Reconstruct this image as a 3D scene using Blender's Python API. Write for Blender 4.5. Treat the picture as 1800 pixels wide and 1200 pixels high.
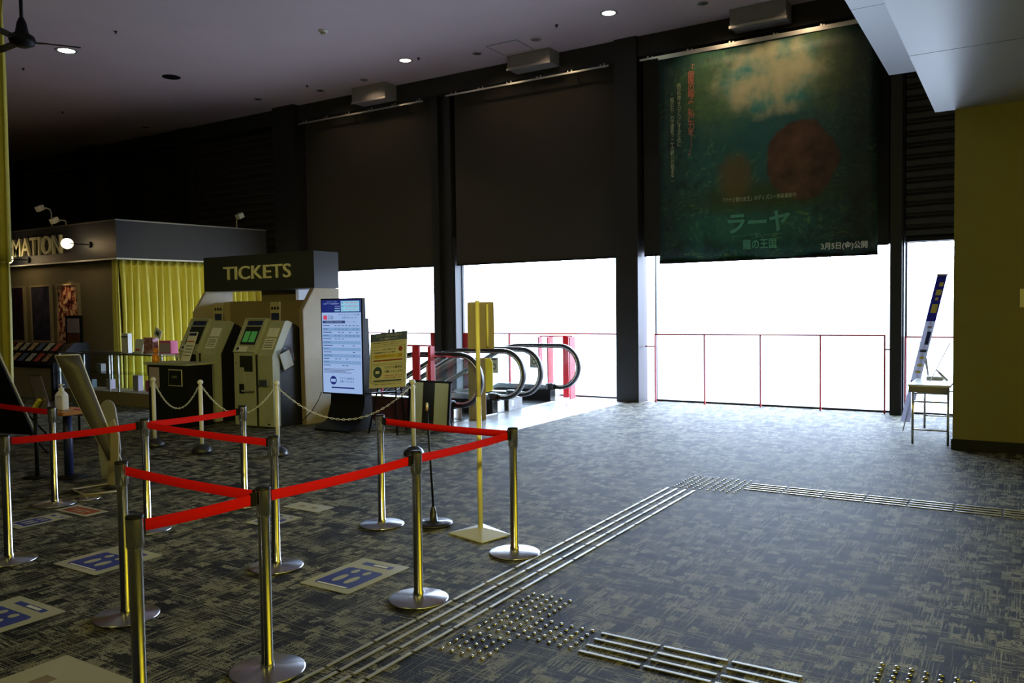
import bpy, bmesh, math, random
from mathutils import Vector, Matrix, Euler
PI = math.pi
random.seed(7)
S = bpy.context.scene
C = S.collection
for o in list(bpy.data.objects): bpy.data.objects.remove(o)

# ------------------------------------------------------------------ camera, sky, lamps, added fills, exposure
H0 = 1.65
cd = bpy.data.cameras.new('camera'); cam = bpy.data.objects.new('camera', cd); C.objects.link(cam)
cd.sensor_width = 36.0; cd.lens = 1433.37/1800*36.0; cd.clip_end = 300
YAW, PIT, ROL = 5.59683376e-01, -3.96344646e-02, -1.35264891e-02
cam.matrix_world = Matrix.Translation((0, 0, H0)) @ Matrix.Rotation(YAW, 4, 'Z') @ Matrix.Rotation(PI/2+PIT, 4, 'X') @ Matrix.Rotation(ROL, 4, 'Z')
S.camera = cam
S.view_settings.view_transform = 'Standard'; S.view_settings.look = 'None'
S.view_settings.gamma = 1; S.view_settings.exposure = 0.0; S.view_settings.use_curve_mapping = False
S.cycles.use_denoising = True
S.cycles.max_bounces = 7; S.cycles.diffuse_bounces = 4; S.cycles.glossy_bounces = 4
S.cycles.transparent_max_bounces = 12; S.cycles.sample_clamp_indirect = 6.0
S.cycles.caustics_reflective = False; S.cycles.caustics_refractive = False

W = bpy.data.worlds.new('sky'); S.world = W; W.use_nodes = True
wn = W.node_tree.nodes; wl = W.node_tree.links; wn.clear()
wo = wn.new('ShaderNodeOutputWorld'); bg = wn.new('ShaderNodeBackground'); tc = wn.new('ShaderNodeTexCoord')
sp = wn.new('ShaderNodeSeparateXYZ'); cr = wn.new('ShaderNodeValToRGB')
wl.new(tc.outputs['Generated'], sp.inputs[0]); wl.new(sp.outputs['Z'], cr.inputs[0])
cr.color_ramp.elements[0].position = 0.0; cr.color_ramp.elements[0].color = (0.17, 0.19, 0.25, 1)   # pale ground outside
cr.color_ramp.elements[1].position = 0.03; cr.color_ramp.elements[1].color = (0.64, 0.73, 1.0, 1)   # overcast sky
wl.new(cr.outputs[0], bg.inputs[0]); bg.inputs[1].default_value = 25.0; wl.new(bg.outputs[0], wo.inputs[0])

def area(name, loc, target, sx, sy, power, col, portal=False, spread=PI):
    l = bpy.data.lights.new(name, 'AREA'); l.shape = 'RECTANGLE'; l.size = sx; l.size_y = sy
    l.energy = power; l.color = col; l.spread = spread
    if portal: l.cycles.is_portal = True
    o = bpy.data.objects.new(name, l); C.objects.link(o); o.location = loc
    o.rotation_euler = (Vector(target)-Vector(loc)).to_track_quat('-Z', 'Y').to_euler()
    return o
def spot(name, loc, target, power, col, ang, blend=.4, r=.04):
    l = bpy.data.lights.new(name, 'SPOT'); l.energy = power; l.color = col; l.spot_size = math.radians(ang); l.spot_blend = blend; l.shadow_soft_size = r
    o = bpy.data.objects.new(name, l); C.objects.link(o); o.location = loc
    o.rotation_euler = (Vector(target)-Vector(loc)).to_track_quat('-Z', 'Y').to_euler()
    return o
BAYS = [(-13.68, -10.14), (-9.64, -6.04), (-5.48, -1.67), (-1.49, -0.66)]
for a, b in BAYS:
    area('window_portal', ((a+b)/2, 13.62, 1.3), ((a+b)/2, 0, 1.3), b-a, 2.6, 1, (1, 1, 1), portal=True)
YEL = (1.0, 0.90, 0.20)
area('added_curtain_wash', (3.4, 4.4, 3.65), (6.5, 4.4, 1.2), 5.0, 0.5, 480, YEL)  # added unseen source that lights the curtain out of view at right
area('hall_fill', (1.8, 1.2, 3.65), (-.5, 2.4, 0.0), 2.6, 1.2, 66, YEL)  # added unseen yellow fill over the right foreground floor
area('queue_fill', (-4.5, -1.5, 6.1), (-4.2, 2.5, 0.0), 2.6, 1.2, 62, YEL)  # added overhead fill that yellows the left foreground carpet
spot('lobby_fill_spot', (1.6, -1.5, 3.6), (-7.3, 8.3, .75), 1150, (1.0, .88, .26), 38, .8, .15)  # added out-of-view spot, brightens easel, gold board and chain posts
area('lobby_fill', (-9.0, -2.5, 6.1), (-11.0, 7.0, 0.6), 3.0, 1.2, 22, (1.0, .86, .30))  # weak yellow fill added for the kiosk and booth fronts
spot('booth_curtain_fill', (-9.5, 9.9, 6.1), (-15.0, 11.3, 1.4), 320, (1.0, .88, .38), 42, .7, .12)  # added spot without a fixture, brightens the booth curtain
for _x, _p, _t in ((-4.18, 24, 13.3), (-2.9, 24, 13.3), (-7.14, 14, 13.5), (-8.4, 14, 13.5), (-11.21, 14, 13.5), (-12.5, 10, 13.5)):
    spot('wall_wash_spot', (_x, 12.3, 6.2), (_x, _t, 3.9), _p, (1.0, .74, .48), 110, .8, .05)

# ------------------------------------------------------------------ materials
def nodes(m):
    m.use_nodes = True; t = m.node_tree; t.nodes.clear(); return t
def NN(t, kind, **kw):
    n = t.nodes.new('ShaderNode'+kind)
    for k, v in kw.items():
        if k.startswith('_'): setattr(n, k[1:], v)
        else:
            key = int(k[1:]) if k[0] == 'i' and k[1:].isdigit() else k.replace('__', ' ')
            s = n.inputs[key]
            if isinstance(v, bpy.types.NodeSocket): t.links.new(v, s)
            else: s.default_value = v
    return n
def col4(c): return (c[0], c[1], c[2], 1)
def mat(name, col, rough=.6, metal=0, spec=.5, var=.12, scale=6, bump=0, bscale=80, coat=0, emit=None, es=0, aniso=0):
    m = bpy.data.materials.new(name); t = nodes(m)
    tcn = NN(t, 'TexCoord'); nz = NN(t, 'TexNoise', Vector=tcn.outputs['Object'], Scale=scale, Detail=3.0)
    mp = NN(t, 'MapRange', Value=nz.outputs['Fac'], i3=1-var, i4=1+var)
    mx = NN(t, 'Mix', _data_type='RGBA', _blend_type='MULTIPLY'); mx.inputs[0].default_value = 1
    mx.inputs[6].default_value = col4(col); t.links.new(mp.outputs[0], mx.inputs[7])
    b = NN(t, 'BsdfPrincipled', Roughness=rough, Metallic=metal); b.inputs['Specular IOR Level'].default_value = spec
    b.inputs['Coat Weight'].default_value = coat
    t.links.new(mx.outputs[2], b.inputs['Base Color'])
    if emit: b.inputs['Emission Color'].default_value = col4(emit); b.inputs['Emission Strength'].default_value = es
    if aniso:
        b.inputs['Anisotropic'].default_value = aniso; b.inputs['Anisotropic Rotation'].default_value = .25
        tg = NN(t, 'Tangent', _direction_type='RADIAL', _axis='Z'); t.links.new(tg.outputs[0], b.inputs['Tangent'])
    if bump:
        n2 = NN(t, 'TexNoise', Vector=tcn.outputs['Object'], Scale=bscale, Detail=4.0)
        bp = NN(t, 'Bump', Strength=bump, Distance=.01, Height=n2.outputs['Fac']); t.links.new(bp.outputs[0], b.inputs['Normal'])
    o = NN(t, 'OutputMaterial'); t.links.new(b.outputs[0], o.inputs[0])
    return m
def glassmat(name, tint=(.93, .97, .96), refl=.08, rough=.0):
    m = bpy.data.materials.new(name); t = nodes(m)
    tr = NN(t, 'BsdfTransparent', Color=col4(tint)); gl = NN(t, 'BsdfGlossy', Roughness=rough)
    nz = NN(t, 'TexNoise', Scale=2.0); mp = NN(t, 'MapRange', Value=nz.outputs['Fac'], i3=.0, i4=.02)
    lw = NN(t, 'LayerWeight', Blend=.5); pw_ = NN(t, 'Math', _operation='POWER', i0=lw.outputs['Facing'], i1=5.0)
    sc_ = NN(t, 'Math', _operation='MULTIPLY_ADD', i0=pw_.outputs[0], i1=.9, i2=.035); ad = NN(t, 'Math', _operation='ADD', i0=sc_.outputs[0], i1=mp.outputs[0])
    mx = NN(t, 'MixShader', Fac=ad.outputs[0], i1=tr.outputs[0], i2=gl.outputs[0])
    o = NN(t, 'OutputMaterial'); t.links.new(mx.outputs[0], o.inputs[0]); return m
def carpet_mat():
    m = bpy.data.materials.new('patterned_carpet'); t = nodes(m); L = t.links
    tcn = NN(t, 'TexCoord'); PM = NN(t, 'Mapping', Vector=tcn.outputs['Object'], Scale=(1.55, 1.55, 1.55)); P = PM.outputs[0]
    def streak(sx, sy, off, lo, hi, det=2.0):
        mp = NN(t, 'Mapping', Vector=P, Scale=(sx, sy, 1), Location=(off, off*1.7, 0))
        n = NN(t, 'TexNoise', Vector=mp.outputs[0], Scale=1.0, Detail=det, Roughness=.55)
        r = NN(t, 'MapRange', Value=n.outputs['Fac'], i1=lo, i2=hi); r.clamp = True
        return r.outputs[0]
    def mul(a, b): return NN(t, 'Math', _operation='MULTIPLY', i0=a, i1=b).outputs[0]
    def mxm(a, b): return NN(t, 'Math', _operation='MAXIMUM', i0=a, i1=b).outputs[0]
    dn = NN(t, 'TexNoise', Vector=P, Scale=55.0, Detail=2.0)
    dv = NN(t, 'VectorMath', _operation='MULTIPLY_ADD', i0=dn.outputs['Color'], i1=(.03, .03, 0), i2=P)
    def cells(sx, sy, off, thr):
        v = NN(t, 'Mapping', Vector=dv.outputs[0], Scale=(sx, sy, 1), Location=(off, off*.7, 0))
        f = NN(t, 'VectorMath', _operation='FLOOR', i0=v.outputs[0]); w = NN(t, 'TexWhiteNoise', Vector=f.outputs[0])
        return NN(t, 'Math', _operation='GREATER_THAN', i0=w.outputs['Value'], i1=thr).outputs[0]
    # short dashes along y and along x, solid woven blocks, a few long threads
    sy_ = mul(streak(70, 5, 3, .51, .60), cells(7, 4.2, 11.3, .66))
    sx_ = mul(streak(5, 70, 31, .51, .60), cells(4.2, 7, 47.1, .64))
    bl = mul(streak(16, 60, 71, .40, .50, 1.0), cells(13, 8, 71.7, .90))
    bl2 = mul(streak(60, 16, 75, .40, .50, 1.0), cells(8, 13, 79.7, .92))
    lng = mul(streak(1.2, 80, 91, .56, .62), streak(1.2, 5, 97, .45, .55)); lng2 = mul(streak(80, 1.2, 101, .56, .62), streak(5, 1.2, 107, .45, .55))
    pat = mxm(mxm(sy_, sx_), mxm(mxm(bl, bl2), mxm(lng, lng2)))
    yarn = NN(t, 'TexNoise', Vector=P, Scale=150.0, Detail=2.0)
    yr = NN(t, 'MapRange', Value=yarn.outputs['Fac'], i1=.38, i2=.62, i3=.05, i4=1.8); yr.clamp = True
    spk = NN(t, 'TexNoise', Vector=P, Scale=75.0, Detail=1.0)
    sr = NN(t, 'MapRange', Value=spk.outputs['Fac'], i1=.53, i2=.66, i3=0., i4=.2); sr.clamp = True
    p2 = NN(t, 'Math', _operation='ADD', i0=pat, i1=sr.outputs[0]); p2.use_clamp = True
    mx = NN(t, 'Mix', _data_type='RGBA'); L.new(p2.outputs[0], mx.inputs[0])
    mx.inputs[6].default_value = (.003, .004, .009, 1); mx.inputs[7].default_value = (.30, .29, .20, 1)
    m2 = NN(t, 'Mix', _data_type='RGBA', _blend_type='MULTIPLY'); m2.inputs[0].default_value = 1
    L.new(mx.outputs[2], m2.inputs[6]); L.new(yr.outputs[0], m2.inputs[7])
    b = NN(t, 'BsdfPrincipled', Roughness=.64); b.inputs['Specular IOR Level'].default_value = .11
    L.new(m2.outputs[2], b.inputs['Base Color'])
    bp = NN(t, 'Bump', Strength=.9, Distance=.004, Height=yarn.outputs['Fac']); L.new(bp.outputs[0], b.inputs['Normal'])
    o = NN(t, 'OutputMaterial'); L.new(b.outputs[0], o.inputs[0]); return m
def tile_mat():
    m = bpy.data.materials.new('white_floor_tile'); t = nodes(m); L = t.links
    tcn = NN(t, 'TexCoord')
    br = NN(t, 'TexBrick', Vector=tcn.outputs['Object'], Color1=(.62, .64, .66, 1), Color2=(.56, .58, .61, 1), Mortar=(.3, .3, .32, 1), Scale=1.0, _offset=0.0)
    br.inputs['Mortar Size'].default_value = .006; br.inputs['Brick Width'].default_value = .6; br.inputs['Row Height'].default_value = .6
    n = NN(t, 'TexNoise', Vector=tcn.outputs['Object'], Scale=3.0, Detail=5.0); r = NN(t, 'MapRange', Value=n.outputs['Fac'], i3=.14, i4=.34)
    b = NN(t, 'BsdfPrincipled', Roughness=r.outputs[0]); L.new(br.outputs['Color'], b.inputs['Base Color'])
    o = NN(t, 'OutputMaterial'); L.new(b.outputs[0], o.inputs[0]); return m
def ramp(t, fac, stops):
    c = NN(t, 'ValToRGB', Fac=fac); e = c.color_ramp.elements
    e[0].position, e[0].color = stops[0][0], col4(stops[0][1]); e[1].position, e[1].color = stops[1][0], col4(stops[1][1])
    for p, cc in stops[2:]: x = e.new(p); x.color = col4(cc)
    return c.outputs[0]
def mural_mat():
    """generic dusk forest picture: pale opening high in the middle, dark leaves around, a brown boulder on the moss"""
    m = bpy.data.materials.new('forest_banner_print'); t = nodes(m); L = t.links
    tcn = NN(t, 'TexCoord'); P = tcn.outputs['Object']; sp = NN(t, 'SeparateXYZ', Vector=P); X, Z = sp.outputs['X'], sp.outputs['Z']
    def M(op, a, b=0.0, c=None):
        n = NN(t, 'Math', _operation=op, i0=a, i1=b)
        if c is not None: n.inputs[2].default_value = c
        return n.outputs[0]
    def blob(cx, cz, rx, rz, soft, wob=.0, ws=2.0):
        if wob:
            n = NN(t, 'TexNoise', Vector=P, Scale=ws, Detail=4.0); w = M('MULTIPLY', M('SUBTRACT', n.outputs['Fac'], .5), wob)
        dx = M('DIVIDE', M('SUBTRACT', X, cx), rx); dz = M('DIVIDE', M('SUBTRACT', Z, cz), rz)
        d = M('SQRT', M('ADD', M('MULTIPLY', dx, dx), M('MULTIPLY', dz, dz)))
        if wob: d = M('ADD', d, w)
        r = NN(t, 'MapRange', Value=d, i1=1+soft, i2=1-soft, _interpolation_type='SMOOTHSTEP'); r.clamp = True
        return r.outputs[0]
    def mixc(a, b, f):
        n = NN(t, 'Mix', _data_type='RGBA'); L.new(f, n.inputs[0]) if isinstance(f, bpy.types.NodeSocket) else None
        for k, v in ((6, a), (7, b)):
            if isinstance(v, bpy.types.NodeSocket): L.new(v, n.inputs[k])
            else: n.inputs[k].default_value = col4(v)
        return n.outputs[2]
    n1 = NN(t, 'TexNoise', Vector=P, Scale=3.2, Detail=8.0, Roughness=.7)
    lrot = NN(t, 'TexNoise', Vector=P, Scale=1.3, Detail=3.0)
    lmap = NN(t, 'VectorMath', _operation='MULTIPLY_ADD', i0=lrot.outputs['Color'], i1=(1.6, 1.6, 1.6), i2=P)
    lsc = NN(t, 'Mapping', Vector=lmap.outputs[0], Scale=(7, 7, 15), Rotation=(0, .7, 0))
    leaf = NN(t, 'TexVoronoi', Vector=lsc.outputs[0], Scale=1.0, Randomness=1.0)
    base = ramp(t, n1.outputs['Fac'], [(.38, (.006, .03, .03)), (.50, (.016, .10, .09)), (.60, (.03, .19, .14)), (.70, (.09, .26, .08))])
    lf = ramp(t, leaf.outputs['Distance'], [(0.0, (.20, .36, .08)), (.5, (.006, .04, .035))])
    base = mixc(base, lf, NN(t, 'MapRange', Value=n1.outputs['Fac'], i1=.46, i2=.60, i4=.85).outputs[0])
    base = mixc(base, (.02, .14, .14), M('MULTIPLY', blob(-.0, .35, 1.0, .75, .8), .75))
    base = mixc(base, (.16, .28, .06), M('MULTIPLY', M('MULTIPLY', blob(-.75, 1.0, .6, .55, .7, .8, 5), n1.outputs['Fac']), 1.0))
    base = mixc(base, (.20, .26, .06), M('MULTIPLY', M('MULTIPLY', blob(.95, 1.15, .4, .6, .7, .8, 5), n1.outputs['Fac']), 1.0))
    cl = NN(t, 'TexNoise', Vector=P, Scale=2.2, Detail=5.0)
    sky = ramp(t, cl.outputs['Fac'], [(.36, (.06, .30, .27)), (.52, (.50, .52, .30)), (.66, (.66, .62, .36))])
    base = mixc(base, sky, blob(.12, 1.1, .78, .52, .28, .9, 3.0))
    base = mixc(base, (.03, .20, .14), M('MULTIPLY', blob(-.25, -1.15, .75, .28, .9, .5), .6))
    # moss clearing and boulder
    base = mixc(base, (.035, .075, .02), M('MULTIPLY', blob(.1, -.72, 1.15, .22, .6, .7, 4), .9))
    rk = NN(t, 'TexNoise', Vector=P, Scale=3.0, Detail=9.0)
    rc = ramp(t, rk.outputs['Fac'], [(.30, (.035, .016, .010)), (.70, (.17, .08, .045))])
    base = mixc(base, rc, blob(.62, -.20, .54, .58, .06, .5, 1.6))
    base = mixc(base, (.13, .09, .03), M('MULTIPLY', blob(-.40, -.38, .26, .36, .4, .7, 6), .8))
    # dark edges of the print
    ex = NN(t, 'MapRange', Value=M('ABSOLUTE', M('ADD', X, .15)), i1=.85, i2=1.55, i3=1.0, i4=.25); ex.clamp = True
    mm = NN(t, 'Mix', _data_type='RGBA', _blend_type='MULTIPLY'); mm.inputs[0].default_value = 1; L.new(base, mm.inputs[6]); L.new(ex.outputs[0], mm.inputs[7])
    b = NN(t, 'BsdfPrincipled', Roughness=.55); L.new(mm.outputs[2], b.inputs['Base Color'])
    o = NN(t, 'OutputMaterial'); L.new(b.outputs[0], o.inputs[0]); return m
def art_mat(name, stops, sc=5.0):
    m = bpy.data.materials.new(name); t = nodes(m); tcn = NN(t, 'TexCoord')
    n = NN(t, 'TexNoise', Vector=tcn.outputs['Object'], Scale=sc, Detail=6.0, Roughness=.7)
    c = ramp(t, n.outputs['Fac'], stops); b = NN(t, 'BsdfPrincipled', Roughness=.4); t.links.new(c, b.inputs['Base Color'])
    o = NN(t, 'OutputMaterial'); t.links.new(b.outputs[0], o.inputs[0]); return m

M_carpet = carpet_mat(); M_tile = tile_mat()
M_ceil = mat('ceiling_paint', (.58, .46, .49), .75, var=.06, scale=1.2)
M_black = mat('black_steel_paint', (.012, .011, .011), .5)
M_beam = mat('charcoal_beam_paint', (.02, .018, .017), .7)
M_blind = mat('dark_brown_blind_cloth', (.030, .024, .018), .85, var=.10, scale=.7)
M_shut = mat('dark_slat_steel', (.035, .032, .030), .55)
M_rod = mat('galvanised_rail', (.5, .48, .42), .35, metal=.9)
M_wally = mat('yellow_lit_wall', (.22, .20, .085), .8, var=.05, scale=2)  # yellow light put into the beige wall's colour
M_walld = mat('dark_wall_paint', (.05, .045, .04), .8)
M_base = mat('black_skirting', (.008, .008, .009), .5)
M_panel = mat('satin_white_metal_panel', (.34, .35, .37), .38, metal=.35, var=.04, scale=1)
M_wash = mat('white_hatch_paint', (.28, .26, .25), .6)
M_cream = mat('cream_laminate', (.42, .36, .25), .55)
M_creamd = mat('tan_laminate', (.26, .20, .12), .6)
M_fascia = mat('charcoal_fascia', (.028, .029, .036), .5)
M_letter = mat('cream_letter', (.82, .78, .50), .45)
M_curt = mat('yellow_curtain_cloth', (.66, .60, .10), .62, var=.06, scale=4, bump=.15, bscale=300)
M_white = mat('white_plastic', (.78, .78, .72), .45)
M_paper = mat('white_paper', (.75, .75, .72), .7)
M_machine = mat('beige_machine_metal', (.40, .42, .31), .45)
M_gapd = mat('machine_recess_black', (.012, .012, .013), .4)
M_green = mat('green_screen_glow', (.05, .16, .05), .2, emit=(.12, .5, .10), es=.18)
M_dscr = mat('dark_touch_screen', (.02, .025, .02), .15)
M_steel = mat('brushed_stainless_steel', (.62, .61, .58), .16, metal=1, var=.03)
M_disc = mat('spun_steel_disc', (.55, .55, .57), .30, metal=1, var=.03, aniso=.85)
M_belt = mat('red_belt_webbing', (.62, .005, .003), .8, spec=.15, var=.06, scale=20)
M_blk = mat('black_plastic', (.006, .006, .007), .5, spec=.22)
M_rub = mat('black_rubber', (.012, .012, .014), .45, coat=.3)
M_red = mat('red_steel_paint', (.55, .02, .03), .45)
M_maroon = mat('maroon_panel', (.05, .012, .018), .5)
M_glass = glassmat('clear_glass'); M_gtint = glassmat('green_edge_glass', (.94, .965, .965))
M_lip = mat('lit_lamp_globe', (1, .9, .7), .4, emit=(1.0, .80, .45), es=7)
M_dlw = mat('lit_downlight_white', (1, 1, .95), .4, emit=(.85, 1.0, .78), es=9)
M_dlo = mat('lit_downlight_warm', (1, .9, .8), .4, emit=(1.0, .82, .62), es=6)
M_dimr = mat('downlight_reflector', (.5, .48, .42), .25, metal=.8)
M_gold = mat('gold_metal_and_glint', (.50, .40, .20), .32, metal=.7)
M_ypost = mat('white_enamel_lit_yellow', (.80, .74, .28), .35)
M_brown = mat('brown_sign_back', (.20, .155, .085), .5)
M_ybrt = mat('bright_yellow_board', (.85, .78, .08), .5)
M_navy = mat('navy_print', (.012, .02, .10), .5)
M_blue = mat('blue_print', (.03, .05, .30), .5)
M_slate = mat('slate_green_print', (.05, .09, .10), .5)
M_ink = mat('dark_ink', (.02, .02, .02), .6)
M_inkr = mat('red_ink', (.55, .05, .02), .6)
M_inky = mat('yellow_ink', (.75, .62, .10), .6)
M_sheet = mat('pale_sticker_film', (.46, .46, .34), .3, spec=.4)
M_oran = mat('orange_red_print', (.36, .07, .02), .45)
M_wood = mat('varnished_orange_wood', (.45, .18, .04), .35, var=.3, scale=14)
M_alu = mat('tactile_bar_aluminium', (.60, .60, .56), .42, metal=.5)
M_acr = glassmat('clear_acrylic', (.82, .84, .86))
M_pink = mat('pink_box_card', (.65, .10, .22), .5); M_lil = mat('lilac_paper', (.45, .36, .46), .6)
M_amber = mat('amber_gel', (.85, .30, .02), .25)
M_mural = mural_mat()
M_mtxt = mat('salmon_lettering', (.72, .22, .13), .6); M_mtxg = mat('sage_lettering', (.42, .46, .28), .6)
M_mteal = mat('teal_title_lettering', (.10, .38, .27), .6); M_mwht = mat('white_lettering', (.75, .75, .68), .6)
def emis(name, c, s): return mat(name, (0, 0, 0), .3, emit=c, es=s, var=0)
M_scrw = emis('screen_white_glow', (.42, .60, 1.0), .72); M_scrb = emis('screen_row_blue_glow', (.30, .52, .92), .62)
M_scrn = emis('screen_navy_glow', (.012, .02, .16), 1.0); M_scri = emis('screen_ink_glow', (.03, .05, .14), 1.0)
M_scrr = emis('screen_red_glow', (.55, .06, .12), 1.0); M_scrc = emis('screen_cyan_glow', (.35, .75, .95), .9)

def transmat(name, col, k=.5):
    m = bpy.data.materials.new(name); t = nodes(m); nz = NN(t, 'TexNoise', Scale=20.0)
    c = ramp(t, nz.outputs['Fac'], [(.3, tuple(v*.92 for v in col)), (.7, col)])
    d = NN(t, 'BsdfDiffuse', Color=c); tr = NN(t, 'BsdfTranslucent', Color=c); mx = NN(t, 'MixShader', Fac=k, i1=d.outputs[0], i2=tr.outputs[0])
    o = NN(t, 'OutputMaterial'); t.links.new(mx.outputs[0], o.inputs[0]); return m
# ------------------------------------------------------------------ mesh helpers
class MB:
    def __init__(s): s.b = bmesh.new()
    def box(s, x0, x1, y0, y1, z0, z1, bev=0, rot=None, piv=None):
        r = bmesh.ops.create_cube(s.b, size=1.0); vs = r['verts']
        for v in vs: v.co = Vector((x0+(v.co.x+.5)*(x1-x0), y0+(v.co.y+.5)*(y1-y0), z0+(v.co.z+.5)*(z1-z0)))
        if bev:
            es = list({e for v in vs for e in v.link_edges})
            rb = bmesh.ops.bevel(s.b, geom=es, offset=bev, segments=2, affect='EDGES', profile=.6); vs = list({v for f in rb['faces'] for v in f.verts} | {v for v in vs if v.is_valid})
        if rot is not None:
            p = Vector(piv or (0, 0, 0))
            for v in vs: v.co = p + rot @ (v.co-p)
        return s
    def prism(s, pts, axis, a, b):
        """pts: 2D outline; axis 'x': (y,z) outline from x=a to b; 'y': (x,z); 'z': (x,y)"""
        f = {'x': lambda p, t: (t, p[0], p[1]), 'y': lambda p, t: (p[0], t, p[1]), 'z': lambda p, t: (p[0], p[1], t)}[axis]
        va = [s.b.verts.new(f(p, a)) for p in pts]; vb = [s.b.verts.new(f(p, b)) for p in pts]; n = len(pts)
        s.b.faces.new(va); s.b.faces.new(vb[::-1])
        for i in range(n): s.b.faces.new((va[i], vb[i], vb[(i+1) % n], va[(i+1) % n]))
        return s
    def ring(s, c, d, r, seg, ref=None):
        d = Vector(d).normalized(); a = Vector(ref) if ref else (Vector((0, 0, 1)) if abs(d.z) < .9 else Vector((1, 0, 0)))
        u = d.cross(a).normalized(); w = d.cross(u)
        return [s.b.verts.new(Vector(c)+u*r*math.cos(2*PI*i/seg)+w*r*math.sin(2*PI*i/seg)) for i in range(seg)]
    def tube(s, pts, r, seg=10, closed=False, ref=None):
        pts = [Vector(p) for p in pts]; n = len(pts); rings = []
        rr = r if isinstance(r, (list, tuple)) else [r]*n
        for i, p in enumerate(pts):
            d = (pts[(i+1) % n]-pts[i-1]) if closed else (pts[min(i+1, n-1)]-pts[max(i-1, 0)])
            rings.append(s.ring(p, d, rr[i], seg, ref))
        m = n if closed else n-1
        for i in range(m):
            A, B = rings[i], rings[(i+1) % n]
            for j in range(seg): f = s.b.faces.new((A[j], A[(j+1) % seg], B[(j+1) % seg], B[j])); f.smooth = True
        if not closed: s.b.faces.new(rings[0][::-1]); s.b.faces.new(rings[-1])
        return s
    def cyl(s, p0, p1, r, r2=None, seg=20): return s.tube([p0, p1], [r, r if r2 is None else r2], seg)
    def lathe(s, prof, c=(0, 0, 0), seg=32, smooth=True):
        c = Vector(c); rings = []
        for r, z in prof:
            if r < 1e-5: rings.append([s.b.verts.new(c+Vector((0, 0, z)))])
            else: rings.append([s.b.verts.new(c+Vector((r*math.cos(2*PI*i/seg), r*math.sin(2*PI*i/seg), z))) for i in range(seg)])
        for A, B in zip(rings, rings[1:]):
            for j in range(seg):
                k = (j+1) % seg
                if len(A) == 1 and len(B) == 1: continue
                if len(A) == 1: q = (A[0], B[j], B[k])
                elif len(B) == 1: q = (A[j], A[k], B[0])
                else: q = (A[j], A[k], B[k], B[j])
                f = s.b.faces.new(q); f.smooth = smooth
        return s
    def ball(s, c, r, sc=(1, 1, 1), u=20, v=12):
        r_ = bmesh.ops.create_uvsphere(s.b, u_segments=u, v_segments=v, radius=r)
        for x in r_['verts']: x.co = Vector(c)+Vector((x.co.x*sc[0], x.co.y*sc[1], x.co.z*sc[2]))
        for f in {f for x in r_['verts'] for f in x.link_faces}: f.smooth = True
        return s
    def strip(s, rows):
        """grid of points -> surface"""
        g = [[s.b.verts.new(p) for p in r] for r in rows]
        for a, b in zip(g, g[1:]):
            for i in range(len(a)-1): f = s.b.faces.new((a[i], a[i+1], b[i+1], b[i])); f.smooth = True
        return s
    def rotate(s, R, piv):
        p = Vector(piv)
        for v in s.b.verts: v.co = p+R @ (v.co-p)
        return s
    def build(s, name, m, parent=None, label=None, world=True):
        if parent is not None and world:
            l = parent_origin(parent)
            for v in s.b.verts: v.co -= l
        bmesh.ops.recalc_face_normals(s.b, faces=s.b.faces)
        me = bpy.data.meshes.new(name); s.b.to_mesh(me); s.b.free(); me.materials.append(m)
        o = bpy.data.objects.new(name, me); C.objects.link(o)
        if parent is not None: o.parent = parent
        if label: o['label'] = label
        return o
def parent_origin(p):
    l = Vector((0, 0, 0))
    while p is not None: l += p.location; p = p.parent
    return l
def own_origin(o, loc):
    loc = Vector(loc); o.data.transform(Matrix.Translation(-loc)); o.location = loc; return o
def struct(o): o['kind'] = 'structure'; return o
def thing(name, loc, label, cat, group=None, rz=0):
    o = bpy.data.objects.new(name, None); C.objects.link(o); o.location = loc; o.rotation_euler = (0, 0, rz); o.empty_display_size = .1
    o['label'] = label; o['category'] = cat
    if group: o['group'] = group
    return o
def tag(o, label, cat, group=None):
    o['label'] = label; o['category'] = cat
    if group: o['group'] = group
    return o
def dup(root, loc, label, rz=None):
    r = root.copy(); C.objects.link(r); r.location = loc; r['label'] = label
    if rz is not None: r.rotation_euler = (0, 0, rz)
    for ch in list(root.children):
        c = ch.copy(); C.objects.link(c); c.parent = r
        for g in list(ch.children): d = g.copy(); C.objects.link(d); d.parent = c
    return r
def text(body, m, parent, x0, x1, z0, z1, y, name='lettering', vertical=False, ext=.0, rotz=0, keep=False, spacing=1.0, off=0, shear=0):
    """letters standing in the x-z plane facing -y, fitted to a rectangle given in the parent's frame"""
    cu = bpy.data.curves.new('txt', 'FONT'); cu.body = '\n'.join(body) if vertical else body
    cu.resolution_u = 3; cu.extrude = ext; cu.align_x = 'CENTER' if vertical else 'LEFT'; cu.space_line = .84 if vertical else 1.0
    cu.space_character = spacing; cu.offset = off; cu.shear = shear
    to = bpy.data.objects.new('txt', cu); C.objects.link(to)
    dg = bpy.context.evaluated_depsgraph_get(); dg.update()
    me = bpy.data.meshes.new_from_object(to.evaluated_get(dg)); bpy.data.objects.remove(to)
    if not me.vertices: return None
    xs = [v.co.x for v in me.vertices]; ys = [v.co.y for v in me.vertices]
    sx = (x1-x0)/max(1e-6, max(xs)-min(xs)); sz = (z1-z0)/max(1e-6, max(ys)-min(ys))
    if keep: sx = sz = min(sx, sz)
    ax, az = min(xs), min(ys)
    for v in me.vertices: v.co = Vector((x0+(v.co.x-ax)*sx, y-v.co.z, z0+(v.co.y-az)*sz))
    me.materials.clear(); me.materials.append(m)
    o = bpy.data.objects.new(name, me); C.objects.link(o)
    if parent is not None: o.parent = parent
    return o
def qbez(a, b, sag, n=14):
    a, b = Vector(a), Vector(b); return [a.lerp(b, i/n)-Vector((0, 0, sag*4*(i/n)*(1-i/n))) for i in range(n+1)]

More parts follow.
